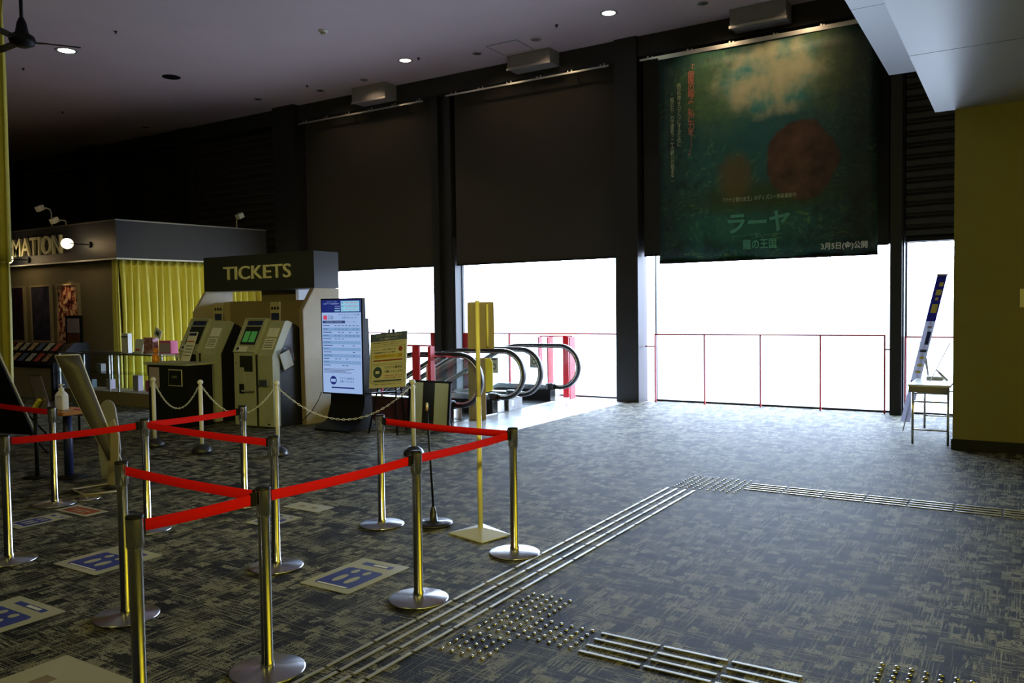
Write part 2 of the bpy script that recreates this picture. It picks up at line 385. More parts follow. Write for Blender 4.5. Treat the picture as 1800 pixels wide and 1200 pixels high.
# ------------------------------------------------------------------ room shell
CZ = 6.27
fl = MB(); fl.box(-30, 7, -7, 9.0, -.3, 0); fl.box(-5.85, -.66, 9.0, 13.6, -.3, 0); fl.box(-.66, 7, 9.0, 13.6, -.3, -.001); fl.box(-30, -14.6, 9.0, 13.6, -.3, 0)
struct(fl.build('floor', M_carpet))
fl = MB(); fl.box(-8.6, -5.85, 9.0, 13.6, -.3, 0.002); fl.box(-14.6, -8.6, 9.0, 9.35, -.3, 0.0)
struct(fl.build('floor', M_tile))
pit = MB()                                             # escalator well under the floor
pit.box(-14.7, -14.6, 9.35, 13.6, -4, -.3).box(-14.6, -8.6, 9.25, 9.35, -4, -.3).box(-14.6, -8.6, 13.5, 13.6, -4, 0).box(-14.6, -8.6, 9.35, 13.5, -4.1, -4).box(-8.6, -8.5, 9.35, 13.6, -4, -.3)
struct(pit.build('wall_well', M_walld))
struct(MB().box(-30, 7, -7, 13.7, CZ, CZ+.2).build('ceiling', M_ceil))
struct(MB().box(-30, 7, -7.2, -7, 0, CZ+.2).build('wall_back', M_walld))
struct(MB().box(-30.2, -30, -7, 13.7, 0, CZ+.2).build('wall_left', M_walld))
struct(MB().box(7, 7.2, -7, 13.7, 0, CZ+.2).build('wall_right', M_walld))
wf = MB(); wf.box(-30, -.66, 13.5, 13.7, 2.62, CZ); wf.box(-30, -14.0, 13.5, 13.7, 0, 2.62); struct(wf.build('wall_front', M_beam))
struct(MB().box(-.66, 7, 10.4, 13.7, 0, CZ).build('wall_side', M_wally))
struct(MB().box(-.672, 7, 10.385, 10.4, 0, .12).box(-.675, -.66, 10.4, 13.5, 0, .12).build('baseboard_side', M_base))
# lowered ceiling of white metal panels at the right
lc = MB(); lc.box(-1.335, -.86, -7, 7.93, 4.29, CZ); lc.box(-1.335, -.86, 7.938, 10.42, 4.29, CZ)
lc.box(-.858, 7, -7, 7.93, 3.80, CZ); lc.box(-.858, 7, 7.942, 10.42, 3.80, CZ); lc.box(-1.32, 6.9, -6.9, 10.38, 4.35, CZ)
struct(lc.build('ceiling', M_panel))
# header beam and columns
struct(MB().box(-30, -.66, 13.14, 13.5, 5.93, CZ).build('trim_1', M_beam))
n = 2
COLS = [(-26.0, -25.4, 13.05), (-22.2, -21.4, 12.95), (-18.12, -17.66, 13.1), (-14.47, -13.80, 12.98), (-6.04, -5.62, 13.08)]
for a, b, y in COLS:
    m_ = MB().box(a, b, y, y+.03, 0, CZ).box(a, b, 13.45, 13.48, 0, CZ).box((a+b)/2-.012+.16, (a+b)/2+.012+.16, y+.03, 13.45, 0, CZ)
    m_.box(b-.03, b, y+.03, 13.45, 0, CZ).box(a, a+.03, y+.03, 13.45, 0, CZ)
    struct(m_.build('trim_%d' % n, M_black)); n += 1
for a, b in ((-10.14, -9.64), (-1.67, -1.49)):
    m_ = MB().box(a, a+.16, 13.22, 13.5, 0, CZ)
    if b-a > .3: m_.box(a+.16, a+.30, 13.34, 13.5, 0, CZ).box(a+.30, b-.06, 13.26, 13.5, 0, CZ).box(b-.05, b, 13.28, 13.5, 0, 3.1)
    else: m_.box(b-.02, b, 13.3, 13.5, 0, CZ)
    struct(m_.build('trim_%d' % n, M_black)); n += 1
# glazing
for i, (a, b) in enumerate(BAYS):
    fr = MB().box(a, b, 13.50, 13.56, 2.56, 2.62).box(a, b, 13.50, 13.56, 0, .03).box(a, a+.02, 13.50, 13.56, .03, 2.56).box(b-.02, b, 13.50, 13.56, .03, 2.56)
    w = struct(fr.build('window_%d' % (i+1), M_black))
    MB().box(a+.02, b-.02, 13.525, 13.535, .03, 2.56).build('glass', M_glass, w)

# ------------------------------------------------------------------ blinds, shutters and their rails
def blind(a, b, zb, label, rail=True):
    t = thing('roller_blind', ((a+b)/2, 13.3, zb), label, 'blind', 'plain dark blinds along the window wall')
    MB().box(a+.03, b-.03, 13.30, 13.312, zb+.03, 5.93).build('blind_cloth', M_blind, t)
    MB().box(a+.03, b-.03, 13.29, 13.325, zb, zb+.035).build('bottom_bar', M_blk, t)
def rail(a, b, y, z, label):
    t = thing('curtain_rail', ((a+b)/2, y, z), label, 'rail', 'metal rails over the window bays')
    MB().box(a, b, y-.012, y+.012, z-.02, z+.012).build('rail_bar', M_rod, t)
    k = max(3, int((b-a)/.55))
    for i in range(k):
        x = a+.15+(b-a-.3)*i/(k-1)
        MB().box(x-.012, x+.012, y-.02, 13.14, z+.012, z+.035).box(x-.012, x+.012, 13.125, 13.14, z+.012, z+.09).build('bracket', M_rod, t)
blind(-25.4, -22.2, .4, 'plain dark brown blind left of the shuttered bays, above the information counter')
blind(-13.8, -10.14, 2.53, 'plain dark brown blind above the bright window beside the TICKETS kiosk')
blind(-9.64, -6.04, 2.53, 'wide plain dark brown blind between the slim and the thick black columns')
blind(-5.62, -1.67, 2.53, 'dark blind mostly covered by the hanging forest poster')
rail(-25.3, -22.3, 13.05, 5.80, 'short metal rail at far left above the information counter')
rail(-13.7, -10.2, 13.05, 5.83, 'metal rail over the blind beside the TICKETS kiosk')
rail(-9.6, -6.1, 13.0, 5.83, 'metal rail over the wide blind left of the thick column')
rail(-5.5, -1.75, 12.95, 5.80, 'metal rail from which the forest poster hangs')
def shutter(a, b, zb, label):
    t = thing('slatted_shutter', ((a+b)/2, 13.3, zb), label, 'shutter', 'horizontal slatted shutters along the window wall')
    pts = []; z = zb
    while z < 5.9:
        pts += [(13.36, z), (13.30, z+.03), (13.30, z+.10), (13.36, z+.15)]; z += .17
    pts = pts+[(13.38, z), (13.38, zb)]
    MB().prism(pts, 'x', a+.02, b-.02).build('slats', M_shut, t)
    MB().box(a+.02, b-.02, 13.28, 13.38, zb-.06, zb-.002).build('bottom_bar', M_blk, t)
shutter(-30, -26.0, .3, 'dark slatted shutter at the far left end of the window wall')
shutter(-21.4, -18.12, .3, 'dark slatted shutter behind the left part of the information counter roof')
shutter(-17.66, -14.47, .3, 'dark slatted shutter directly left of the thick column behind the ticket kiosk')
shutter(-1.49, -.68, 2.62, 'short slatted shutter between the poster and the yellow wall')

# small white boxes under the ceiling
for (a, b, z0, z1, lab) in [(-11.85, -10.95, 5.94, 6.20, 'small white metal box below the ceiling above the ticket kiosk blind'), (-8.03, -7.14, 6.0, 6.24, 'white metal box below the ceiling, middle one of three'), (-3.92, -3.06, 5.97, 6.24, 'white metal box below the ceiling over the forest poster')]:
    t = thing('ceiling_duct_box', ((a+b)/2, 12.8, z0), lab, 'duct box', 'white boxes under the ceiling along the window wall')
    MB().box(a, b, 12.78, 13.14, z0+.02, 6.27, .004).build('housing', M_wash, t)
    MB().box(a-.01, b+.01, 12.765, 12.78, z0, z0+.04).build('lip', M_rod, t)
    for x in (a+.02, b-.02): MB().cyl((x, 12.765, z0+.02), (x, 12.755, z0+.02), .012, seg=10).build('screw', M_rod, t)
# hatch outline
ht = thing('ceiling_hatch', (-7.75, 12.4, CZ), 'square access hatch in the ceiling beside the middle white box', 'hatch')
MB().box(-8.03, -7.43, 12.12, 12.68, CZ-.004, CZ-.001).build('hatch_panel', M_ceil, ht)
MB().box(-8.05, -7.41, 12.10, 12.12, CZ-.008, CZ).box(-8.05, -7.41, 12.68, 12.70, CZ-.008, CZ).box(-8.05, -8.03, 12.12, 12.68, CZ-.008, CZ).box(-7.43, -7.41, 12.12, 12.68, CZ-.008, CZ).build('hatch_frame', M_wash, ht)

def downlight(x, y, r, lens, label, group):
    t = thing('downlight', (x, y, CZ), label, 'downlight', group)
    MB().lathe([(r*.8, -.001), (r*.82, -.006), (r, -.008), (r*1.08, -.004), (r*1.08, -.0005)], (x, y, CZ), 28).build('trim_ring', M_wash, t)
    MB().lathe([(0, -.003), (r*.5, -.0045), (r*.8, -.003)], (x, y, CZ), 24).build('lens', lens, t)
downlight(-14.22, 8.15, .17, M_dlw, 'bright greenish white downlight near the ceiling fan', 'lit ceiling downlights')
downlight(-9.72, 11.93, .13, M_dlo, 'warm lit downlight in the middle of the ceiling', 'lit ceiling downlights')
downlight(-5.55, 11.85, .13, M_dlw, 'green tinted lit downlight right of centre above the thick column', 'lit ceiling downlights')
spot('downlight_beam', (-14.22, 8.15, 6.2), (-14.2, 8.15, 0), 25, (.9, 1, .8), 70)
spot('downlight_beam', (-9.72, 11.93, 6.2), (-9.7, 11.93, 0), 20, (1, .8, .6), 80)
spot('downlight_beam', (-5.55, 11.85, 6.2), (-5.55, 11.85, 0), 20, (.9, 1, .8), 80)
for x, y, lab in [(-7.14, 12.3, 'unlit downlight right of the ceiling hatch'), (-8.40, 12.35, 'unlit downlight left of the ceiling hatch'), (-11.21, 12.45, 'unlit downlight just above the leftmost white ceiling box'), (-12.5, 12.53, 'unlit downlight left of the leftmost white ceiling box'), (-4.18, 12.29, 'unlit downlight left of the white box over the forest poster'), (-14.1, 12.26, 'unlit downlight above the thick column behind the ticket kiosk'), (-18.44, 12.5, 'unlit downlight above the slatted shutters'), (-22.99, 12.98, 'unlit downlight at far left near the curtain')]:
    downlight(x, y, .085, M_dimr, lab, 'unlit ceiling downlights')
sk = thing('ceiling_speaker', (-14.14, 10.17, CZ), 'dark round speaker grille in the ceiling', 'speaker')
MB().lathe([(.17, -.001), (.17, -.008), (.15, -.010), (0, -.010)], (-14.14, 10.17, CZ), 28).build('grille', M_blk, sk)
sd = thing('smoke_detector', (-9.8, 9.92, CZ), 'small white smoke detector on the ceiling', 'detector')
MB().lathe([(.075, 0), (.075, -.02), (.06, -.03), (0, -.03)], (-9.8, 9.92, CZ), 24).build('base', M_white, sd)
MB().lathe([(.045, -.03), (.045, -.055), (.035, -.065), (0, -.065)], (-9.8, 9.92, CZ), 24).build('sensor_cap', M_cream, sd)
for x, y, lab in [(-12.6, 8.05, 'tiny sprinkler head right of the ceiling fan'), (-15.88, 8.27, 'tiny sprinkler head left of the bright downlight'), (-18.55, 10.49, 'tiny sprinkler head in the grey ceiling patch'), (-12.44, 12.1, 'tiny sprinkler head near the unlit downlights'), (-9.43, 11.96, 'tiny sprinkler head beside the warm downlight'), (-6.49, 11.86, 'tiny sprinkler head beside the green tinted downlight')]:
    tag(own_origin(MB().lathe([(.028, 0), (.028, -.006), (.012, -.012), (.012, -.03), (.022, -.034), (0, -.036)], (x, y, CZ), 14).build('sprinkler_head', M_blk), (x, y, CZ)), lab, 'sprinkler', 'sprinkler heads on the ceiling')

# ceiling fan
FX, FY, FZ = -10.85, 5.65, 5.18
fan = thing('ceiling_fan', (FX, FY, CZ), 'black three-blade ceiling fan on a long rod', 'fan')
MB().cyl((FX, FY, FZ+.2), (FX, FY, CZ), .022, seg=14).lathe([(.06, 0), (.06, -.05), (.02, -.07)], (FX, FY, CZ), 20).build('down_rod', M_blk, fan)
MB().lathe([(0, -.11), (.06, -.11), (.14, -.07), (.155, -.02), (.14, .03), (.08, .07), (.055, .20), (.03, .26), (0, .26)], (FX, FY, FZ), 28).build('motor_housing', M_blk, fan)
for a in (58, 178, 298):
    R = Matrix.Rotation(math.radians(a), 3, 'Z')
    bl = MB().box(.12, .24, -.02, .02, -.012, .0)
    bl.box(.20, .66, -.055, .055, -.006, .004, .003, rot=Matrix.Rotation(.2, 3, 'X')); bl.rotate(R, (0, 0, 0))
    for v in bl.b.verts: v.co += Vector((FX, FY, FZ-.03))
    bl.build('blade', M_blk, fan)

# ------------------------------------------------------------------ hanging forest poster
PX0, PX1, PY, PZ0, PZ1 = -5.17, -1.80, 12.95, 2.40, 5.752
PCX, PCZ = (PX0+PX1)/2, (PZ0+PZ1)/2
po = thing('hanging_poster', (PCX, PY, PCZ), 'huge dark green forest film poster hanging from a rail over the window', 'poster')
rows = []
for j in range(13):
    z = PZ0+(PZ1-PZ0)*j/12
    rows.append([(PX0+(PX1-PX0)*i/24, PY+.018*math.sin(i*.8)*(1-j/12)+.01*math.sin(j*.9+i*.3), z) for i in range(25)])
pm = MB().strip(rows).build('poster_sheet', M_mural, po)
sol = pm.modifiers.new('thickness', 'SOLIDIFY'); sol.thickness = .003
MB().box(PX0, PX1, PY-.02, PY+.02, PZ1-.01, 5.782).build('top_batten', M_rod, po)
MB().box(PX0, PX1, PY-.012, PY+.028, PZ0-.03, PZ0+.005).build('bottom_batten', M_blk, po)
yy = -.04
def PT(b, m_, x0, x1, z0, z1, **k): return text(b, m_, po, x0-PCX, x1-PCX, z0-PCZ, z1-PCZ, yy, **k)
PT('「最後の龍よ、私に力を││」', M_mtxt, -4.655, -4.535, 4.12, 5.57, vertical=True, off=.006)
PT('再び世界をひとつにするために', M_mtxg, -4.835, -4.765, 4.28, 5.30, vertical=True, off=.004)
PT('“龍の石”の守護者ラーヤの戦いが始まる…', M_mtxg, -4.955, -4.885, 3.72, 5.15, vertical=True, off=.004)
PT('「アナと雪の女王」のディズニー映画最新作', M_mtxg, -4.07, -2.94, 3.30, 3.375, off=.01)
PT('Disney', M_slate, -3.66, -3.38, 3.15, 3.23)
PT('ラーヤ', M_mteal, -4.0, -3.03, 2.80, 3.12, off=.03, shear=.15)
PT('と', M_mteal, -3.56, -3.48, 2.73, 2.79, off=.01)
PT('龍の王国', M_mteal, -3.76, -3.24, 2.54, 2.70, off=.025)
PT('3月5日(金)公開', M_mwht, -2.58, -1.93, 2.46, 2.585, off=.02)
for a, b in ((-3.95, -3.6), (-3.44, -3.15)): MB().box(a, b, PY-.042, PY-.040, 2.757, 2.762).build('rule_line', M_mteal, po)
for a, b, m_ in ((.0, 0, 0),): pass

# ------------------------------------------------------------------ red guard rails at the windows
def guard(x0, x1, y, zt, posts, label, w=.02):
    t = thing('guard_rail', ((x0+x1)/2, y, 0), label, 'railing', 'thin red railings in front of the windows')
    MB().box(x0, x1, y-.015, y+.015, zt-.022, zt).build('top_rail', M_red, t)
    for p in posts: MB().box(p-w/2, p+w/2, y-.02, y+.02, 0.002, zt-.018).build('post', M_red, t)
    return t
g = guard(-5.42, -1.74, 13.33, 1.19, [-5.41, -4.53, -3.60, -2.67, -1.75], 'thin red railing below the forest poster')
MB().box(-5.60, -5.42, 13.32, 13.34, .96, .98).box(-1.74, -1.68, 13.32, 13.34, .96, .98).build('wall_bracket', M_red, g)
g = guard(-1.48, -.68, 13.33, 1.17, [-1.47, -.70], 'short red railing beside the yellow wall')
g = guard(-9.50, -6.10, 13.35, 1.19, [-9.49, -8.42, -6.12], 'red railing behind the escalators in the middle window bay', .03)
MB().box(-9.49, -9.38, 13.33, 13.37, .0, 1.17).build('wide_post', M_red, g)
g = guard(-13.6, -10.20, 13.35, 1.19, [-13.58, -12.4, -11.3, -10.22], 'thin red railing behind the schedule display', .03)
MB().box(-10.33, -10.21, 13.33, 13.37, 0, 1.17).build('wide_post', M_red, g)
# red flat-bar balustrades at the escalator well
def balust(label, bars, y, zt):
    t = thing('flat_bar_railing', (sum(b[0] for b in bars)/len(bars), y, 0), label, 'railing', 'red flat bar railings at the escalator')
    for (x, yy_, w, d) in bars: MB().box(x-w/2, x+w/2, yy_-d/2, yy_+d/2, .004, zt-.012).build('bar', M_red, t)
    pts = [(b[0], b[1]) for b in bars]
    for a, b in zip(pts, pts[1:]): MB().cyl((a[0], a[1], zt), (b[0], b[1], zt), .012, seg=8).build('top_rail', M_red, t)
    return t
balust('red flat bar railing at the far end of the escalators', [(-7.62, 13.15, .02, .12), (-7.38, 13.1, .02, .2), (-7.16, 13.3, .12, .02), (-6.95, 13.15, .02, .2)], 13.2, 1.14)
balust('tall red flat bar railing behind the yellow notice easel', [(-8.30, 9.48, .03, .03), (-7.62, 9.48, .13, .03), (-7.34, 9.48, .05, .10)], 9.48, 1.13)
wl_ = thing('escalator_parapet', (-8.0, 9.06, 0), 'low maroon parapet wall around the escalator well', 'parapet')
MB().box(-8.86, -7.30, 9.26, 9.34, .003, .36).box(-7.36, -7.30, 9.34, 9.40, .003, .36).build('panel', M_maroon, wl_)
MB().box(-8.86, -7.28, 9.24, 9.36, .36, .385, .004).build('coping', M_steel, wl_)

# ------------------------------------------------------------------ escalators
def escalator(y0, y1, label):
    t = thing('escalator', (-7.6, (y0+y1)/2, 0), label, 'escalator', 'two escalators going down beside the windows')
    for y in (y0, y1):
        cx, cz, r = -7.0, .615, .375
        path = [Vector((-15.0, y, -2.6)), Vector((-8.35, y, .85)), Vector((-8.15, y, .935)), Vector((-7.9, y, .98)), Vector((-7.6, y, .99))]
        for k in range(17):
            a = PI/2-PI*k/16; path.append(Vector((cx+r*math.cos(a), y, cz+r*math.sin(a))))
        path.append(Vector((-7.18, y, .245)))
        def sweep(hw, off0, off1):
            m_ = MB(); rings = []
            for i, p in enumerate(path):
                d = (path[min(i+1, len(path)-1)]-path[max(i-1, 0)]).normalized(); nrm = Vector((-d.z, 0, d.x))
                rings.append([m_.b.verts.new(p+nrm*o+Vector((0, s, 0))) for s, o in ((-hw, off0), (-hw, off1*.7), (-hw*.7, off1), (hw*.7, off1), (hw, off1*.7), (hw, off0))])
            for A, B in zip(rings, rings[1:]):
                for j in range(6): f = m_.b.faces.new((A[j], A[(j+1) % 6], B[(j+1) % 6], B[j])); f.smooth = True
            m_.b.faces.new(rings[0]); m_.b.faces.new(rings[-1][::-1]); return m_
        sweep(.042, .0, .035).build('handrail', M_rub, t)
        sweep(.022, -.045, -.002).build('handrail_track', M_steel, t)
        g_ = [(-7.0+(r-.05)*math.cos(PI/2-PI*k/12), cz+(r-.05)*math.sin(PI/2-PI*k/12)) for k in range(13)]
        g_ += [(-8.2, .29), (-8.9, -.06), (-14.5, -3.0), (-14.5, -2.4), (-8.35, .80), (-7.9, .935)]
        MB().prism(g_, 'y', y-.006, y+.006).build('glass_balustrade', M_gtint, t)
        MB().prism([(-7.15, .004), (-7.15, .20), (-8.3, .20), (-9.0, -.16), (-9.0, -.29), (-8.58, .004)], 'y', y-.10, y+.10).build('skirt', M_blk, t)
        MB().prism([(-7.22, .203), (-7.22, .285), (-8.28, .285), (-9.2, -.19), (-9.2, -.27), (-8.3, .203)], 'y', y-.07, y+.07).build('deck_cover', M_steel, t)
        MB().box(-7.149, -7.05, y-.10, y+.10, .004, .20, .006).build('end_plate', M_steel, t)
        MB().box(-7.28, -7.12, y-.06, y+.06, .19, .31, .025).build('handrail_inlet', M_rub, t)
        # small notice on the glass with a round pictogram
        nx = -7.62
        s_ = MB().box(nx, nx+.17, y-.011, y-.007, .58, .84).build('glass_notice', M_paper, t)
        MB().lathe([(.035, 0), (.05, 0)], (0, 0, 0), 20).rotate(Matrix.Rotation(PI/2, 3, 'X'), (0, 0, 0)).build('pictogram', M_ink, s_, world=False).location = Vector((nx+.085, y-.0125, .69))-parent_origin(s_)
        MB().box(nx+.03, nx+.14, y-.0125, y-.0115, .80, .82).build('print_line', M_ink, s_)
    MB().box(-8.58, -7.05, y0+.12, y1-.12, .003, .012).build('landing_plate', M_steel, t)
    for k in range(14):
        x = -8.95-k*.4; z = -.2-k*.2
        if x > -14.4 and z > -3.4: MB().box(x-.2, x+.2, y0+.13, y1-.13, z-.2, z).build('step', M_blk, t)
    return t
escalator(9.72, 10.9, 'nearer escalator, its handrails ending behind the gold board')
escalator(11.45, 12.78, 'farther escalator with looping handrails beside the windows')
tc_ = thing('inspection_box', (-6.98, 11.17, 0), 'small steel box with a white label between the two escalators', 'box')
MB().box(-7.15, -7.0, 11.06, 11.28, .003, .22, .005).build('housing', M_steel, tc_)
MB().box(-6.999, -6.996, 11.12, 11.20, .08, .18).build('white_label', M_paper, tc_)

# ------------------------------------------------------------------ ticket kiosk
K = thing('ticket_kiosk', (-10.1, 8.9, 0), 'ticket kiosk shell with black TICKETS sign and cream side panels', 'kiosk')
prof = [(8.46, 0.002), (8.44, 1.67), (8.67, 2.0), (9.19, 2.0), (9.19, .002)]
MB().prism(prof, 'x', -8.93, -8.87).build('side_panel', M_cream, K)
MB().prism(prof, 'x', -11.37, -11.31).build('side_panel', M_cream, K)
MB().prism([(8.455, .002), (8.435, 1.68), (8.665, 2.0), (8.68, 2.0), (8.45, 1.67), (8.47, .002)], 'x', -8.945, -8.865).build('edge_band', M_creamd, K)
bw = MB().box(-11.31, -8.93, 9.13, 9.19, .002, 1.84).box(-10.53, -9.74, 9.13, 9.19, 1.84, 2.0)
bw.build('back_panel', M_creamd, K)
sg = MB().box(-11.38, -8.87, 8.68, 9.19, 2.003, 2.555, .004).build('sign_box', M_fascia, K)
text('TICKETS', M_letter, sg, -10.87+10.1, -9.345+10.1, 2.175, 2.385, 8.68-8.9-.012, ext=.011, off=.004)
# ticket machines
def machine(x0):
    t = thing('ticket_machine', (x0, 7.92, 0), 'left ticket machine, its screen dark, behind the black stand', 'ticket machine', 'two ticket machines in the kiosk')
    pf = [(0, .02), (0, 1.07), (.25, 1.56), (.33, 1.57), (.42, 1.54), (.16, 1.06), (.16, .02)]
    def B(m_, n_, mt, lab=None): return m_.build(n_, mt, t, lab, world=False)
    B(MB().prism(pf, 'x', 0, .455), 'front_panel', M_machine)
    pf2 = [(.03, .02), (.03, 1.03), (.28, 1.52), (.33, 1.53), (.42, 1.50), (.16, 1.04), (.16, .02)]
    B(MB().prism(pf2, 'x', .475, .78), 'bill_panel', M_machine)
    B(MB().prism([(.165, .002), (.165, 1.05), (.42, 1.49), (.50, 1.46), (1.15, .98), (1.15, .002)], 'x', .02, .775), 'body', M_gapd)
    # raised rim around the sloping screen field
    d = Vector((0, .25, .49)).normalized(); nrm = Vector((0, -d.z, d.y))
    def sl(x, s, h): return Vector((x, 0, 1.07))+d*s+nrm*h
    def slab(xa, xb, s0, s1, h0, h1, n_, mt, par=None):
        m_ = MB(); v = [m_.b.verts.new(sl(x, s, h)) for h in (h0, h1) for x, s in ((xa, s0), (xb, s0), (xb, s1), (xa, s1))]
        for q in ((0, 1, 2, 3), (4, 5, 6, 7), (0, 1, 5, 4), (1, 2, 6, 5), (2, 3, 7, 6), (3, 0, 4, 7)): m_.b.faces.new([v[i] for i in q])
        return m_.build(n_, mt, par or t, world=False)
    for a in ((0, .455, .53, .55), (0, .455, 0, .015), (0, .02, .015, .53), (.435, .455, .015, .53)): slab(*a, 0, .022, 'rim', M_machine)
    slab(.07, .385, .44, .515, .001, .006, 'header_label', M_navy)
    sc = slab(.07, .385, .13, .42, .001, .008, 'touch_screen', M_dscr)
    slab(.03, .25, .02, .10, .001, .012, 'notice_sticker', M_paper)
    m_ = MB().lathe([(0, .0), (.028, .0), (.028, .002)], (0, 0, 0), 16); R = Matrix(((1, 0, 0), (0, d.y, nrm.y), (0, d.z, nrm.z)))
    m_.rotate(R, (0, 0, 0)); o_ = m_.build('mask_pictogram', M_navy, t, world=False); o_.location = sl(.07, .06, .014)
    o2 = slab(.485, .70, -.12, -.02, 0, 0.001, 'x', M_paper); bpy.data.objects.remove(o2)
    def slab2(xa, xb, s0, s1, h0, h1, n_, mt):
        o = slab(xa, xb, s0, s1, h0, h1, n_, mt); o.location = (0, .03, -.04); return o
    slab2(.52, .73, .30, .44, .001, .006, 'price_label', M_paper); slab2(.52, .73, .10, .27, .001, .006, 'steps_label', M_paper)
    for k in range(4): slab2(.54, .71, .13+k*.035, .14+k*.035, .007, .009, 'print_line', M_ink)
    # card and coin recesses on the upright front
    B(MB().box(.13, .40, -.004, .02, .80, 1.03, .003), 'coin_recess', M_gapd); B(MB().box(.10, .22, -.006, .02, .66, .86), 'recess_step', M_machine)
    B(MB().box(.11, .21, -.008, .02, .48, .62), 'ticket_slot', M_gapd); B(MB().box(.20, .44, -.05, .0, .51, .535, .004), 'ticket_tray', M_steel)
    B(MB().box(.46, .475, .005, .16, .02, 1.05), 'panel_gap', M_gapd)
    B(MB().box(.55, .72, -.03, .03, .60, .70, .01), 'bill_cup', M_steel)
    for x, z in ((.04, .92), (.08, .30), (.51, .60), (.70, .06)): B(MB().cyl((x, -.004, z), (x, .03, z), .009, seg=10), 'lock', M_blk)
    # notice card standing on top
    nc = MB().box(.46, .66, .30, .31, 1.50, 1.80).build('notice_card', mat('notice_card_tan', (.42, .36, .22), .6) if x0 > -10 else bpy.data.materials['notice_card_tan'], t, world=False)
    MB().box(.48, .64, .296, .2995, 1.54, 1.64).build('card_print', M_navy, nc, world=False)
    for k in range(3): MB().cyl((.50+.06*k, .297, 1.71), (.50+.06*k, .2995, 1.71), .024, seg=12).build('round_pictogram', M_ink, nc, world=False)
    return t
m2 = machine(-9.76); m2['label'] = 'right ticket machine with a green lit screen and plastic pouch'
m1 = dup(m2, (-11.02, 7.92, 0), 'left ticket machine, its screen dark, behind the black stand')
for ch in m2.children:
    if ch.name.startswith('touch_screen'):
        ch.data = ch.data.copy()
        d = Vector((0, .25, .49)).normalized(); nrm = Vector((0, -d.z, d.y))
        for k, (xa, xb) in enumerate(((.10, .215), (.235, .36))):
            m_ = MB(); q = [m_.b.verts.new(Vector((x, 0, 1.07))+d*s+nrm*.010) for x, s in ((xa, .17), (xb, .17), (xb, .34), (xa, .34))]; m_.b.faces.new(q)
            m_.build('screen_field', M_green, ch, world=False)
pch = MB().box(-8.975, -8.955, 8.02, 8.30, .80, 1.12, .004, rot=Matrix.Rotation(.35, 3, 'X'), piv=(-8.96, 8.1, 1.1))
tag(own_origin(pch.build('leaflet_pouch', M_acr), (-8.96, 8.1, 1.12)), 'clear plastic pouch hanging on the side of the right ticket machine', 'pouch')
MB().box(-8.972, -8.958, 8.05, 8.24, .82, 1.06, rot=Matrix.Rotation(.35, 3, 'X'), piv=(-8.96, 8.1, 1.1)).build('pouch_paper', M_paper, bpy.data.objects['leaflet_pouch'])
bpy.data.objects['leaflet_pouch']['label'] = 'clear plastic pouch hanging on the side of the right ticket machine'
# price list leaning on the left machine
pl = thing('price_list_card', (-10.75, 7.86, .93), 'tall white price list leaning on the left ticket machine', 'card')
R = Matrix.Rotation(math.radians(-22), 3, 'X')
MB().box(-10.83, -10.62, 7.80, 7.806, .935, 1.40, rot=R, piv=(-10.7, 7.80, .935)).build('card', M_paper, pl)
for z0, z1, m_ in ((1.34, 1.385, M_navy), (1.24, 1.255, M_inkr), (1.12, 1.13, M_ink), (1.17, 1.18, M_ink), (1.07, 1.08, M_ink), (1.02, 1.03, M_ink)):
    MB().box(-10.81, -10.64, 7.796, 7.799, z0, z1, rot=R, piv=(-10.7, 7.80, .935)).build('print_line', m_, pl)
# black stand in front of the left machine
PD = thing('black_stand', (-10.75, 7.55, 0), 'black box stand in front of the left ticket machine with two notices', 'stand')
MB().box(-11.08, -10.15, 7.42, 7.84, .003, .90, .004).build('body', M_blk, PD)
MB().box(-11.13, -10.12, 7.38, 7.86, .90, .93, .004).build('top_board', M_machine, PD)
MB().box(-11.04, -10.80, 7.412, 7.416, .56, .86).build('paper_notice', M_lil, PD)
fr = MB().box(-10.58, -10.27, 7.410, 7.418, .60, .84).build('framed_plate', M_letter, PD)
MB().box(-10.57, -10.28, 7.406, 7.409, .61, .83).build('plate_face', M_blk, fr)
tt = text('PUSH', M_mtxg, fr, -10.49+10.75, -10.38+10.75, .72, .75, 7.405-7.55)
bpy.data.objects.remove(tt)
text('PUSH', M_mtxg, fr, .26, .37, .715, .75, 7.404-7.55)
jr = thing('gel_jar', (-11.0, 7.5, .93), 'small orange ornament jar on the black stand', 'jar')
MB().lathe([(0, 0), (.05, 0), (.055, .03), (.05, .09), (.03, .12), (.0, .12)], (-11.0, 7.5, .931), 18).build('jar_body', M_amber, jr)
MB().ball((-11.0, 7.5, 1.09), .035).ball((-10.965, 7.5, 1.12), .02).ball((-11.03, 7.5, 1.13), .018).build('ornament_top', M_amber, jr)

# ------------------------------------------------------------------ information counter building
IY = 9.6; IZ0, IZ1 = 2.775, 3.525; IX = -15.24; BX = -14.72
I = thing('information_booth', (-17, 9.8, 0), 'information booth with charcoal fascia reading INFORMATION and cream wall', 'booth')
fs = MB().prism([(-24, IY), (IX, IY), (BX, 12.94), (BX-.2, 12.94), (IX-.2, IY+.15), (-24, IY+.15)], 'z', IZ0, IZ1).build('fascia', M_fascia, I)
MB().prism([(-24, IY-.012), (IX+.012, IY-.012), (BX+.012, 12.94), (BX, 12.94), (IX-.01, IY), (-24, IY)], 'z', IZ1-.01, IZ1+.015).build('top_trim', M_rod, I)
MB().prism([(-24, IY-.012), (IX+.012, IY-.012), (BX+.012, 12.94), (BX, 12.94), (IX-.01, IY), (-24, IY)], 'z', IZ0-.03, IZ0).build('curtain_track', M_white, I)
MB().prism([(-24, IY+.15), (IX-.2, IY+.15), (BX-.2, 12.94), (-24, 12.94)], 'z', 3.30, 3.40).build('roof', M_beam, I)
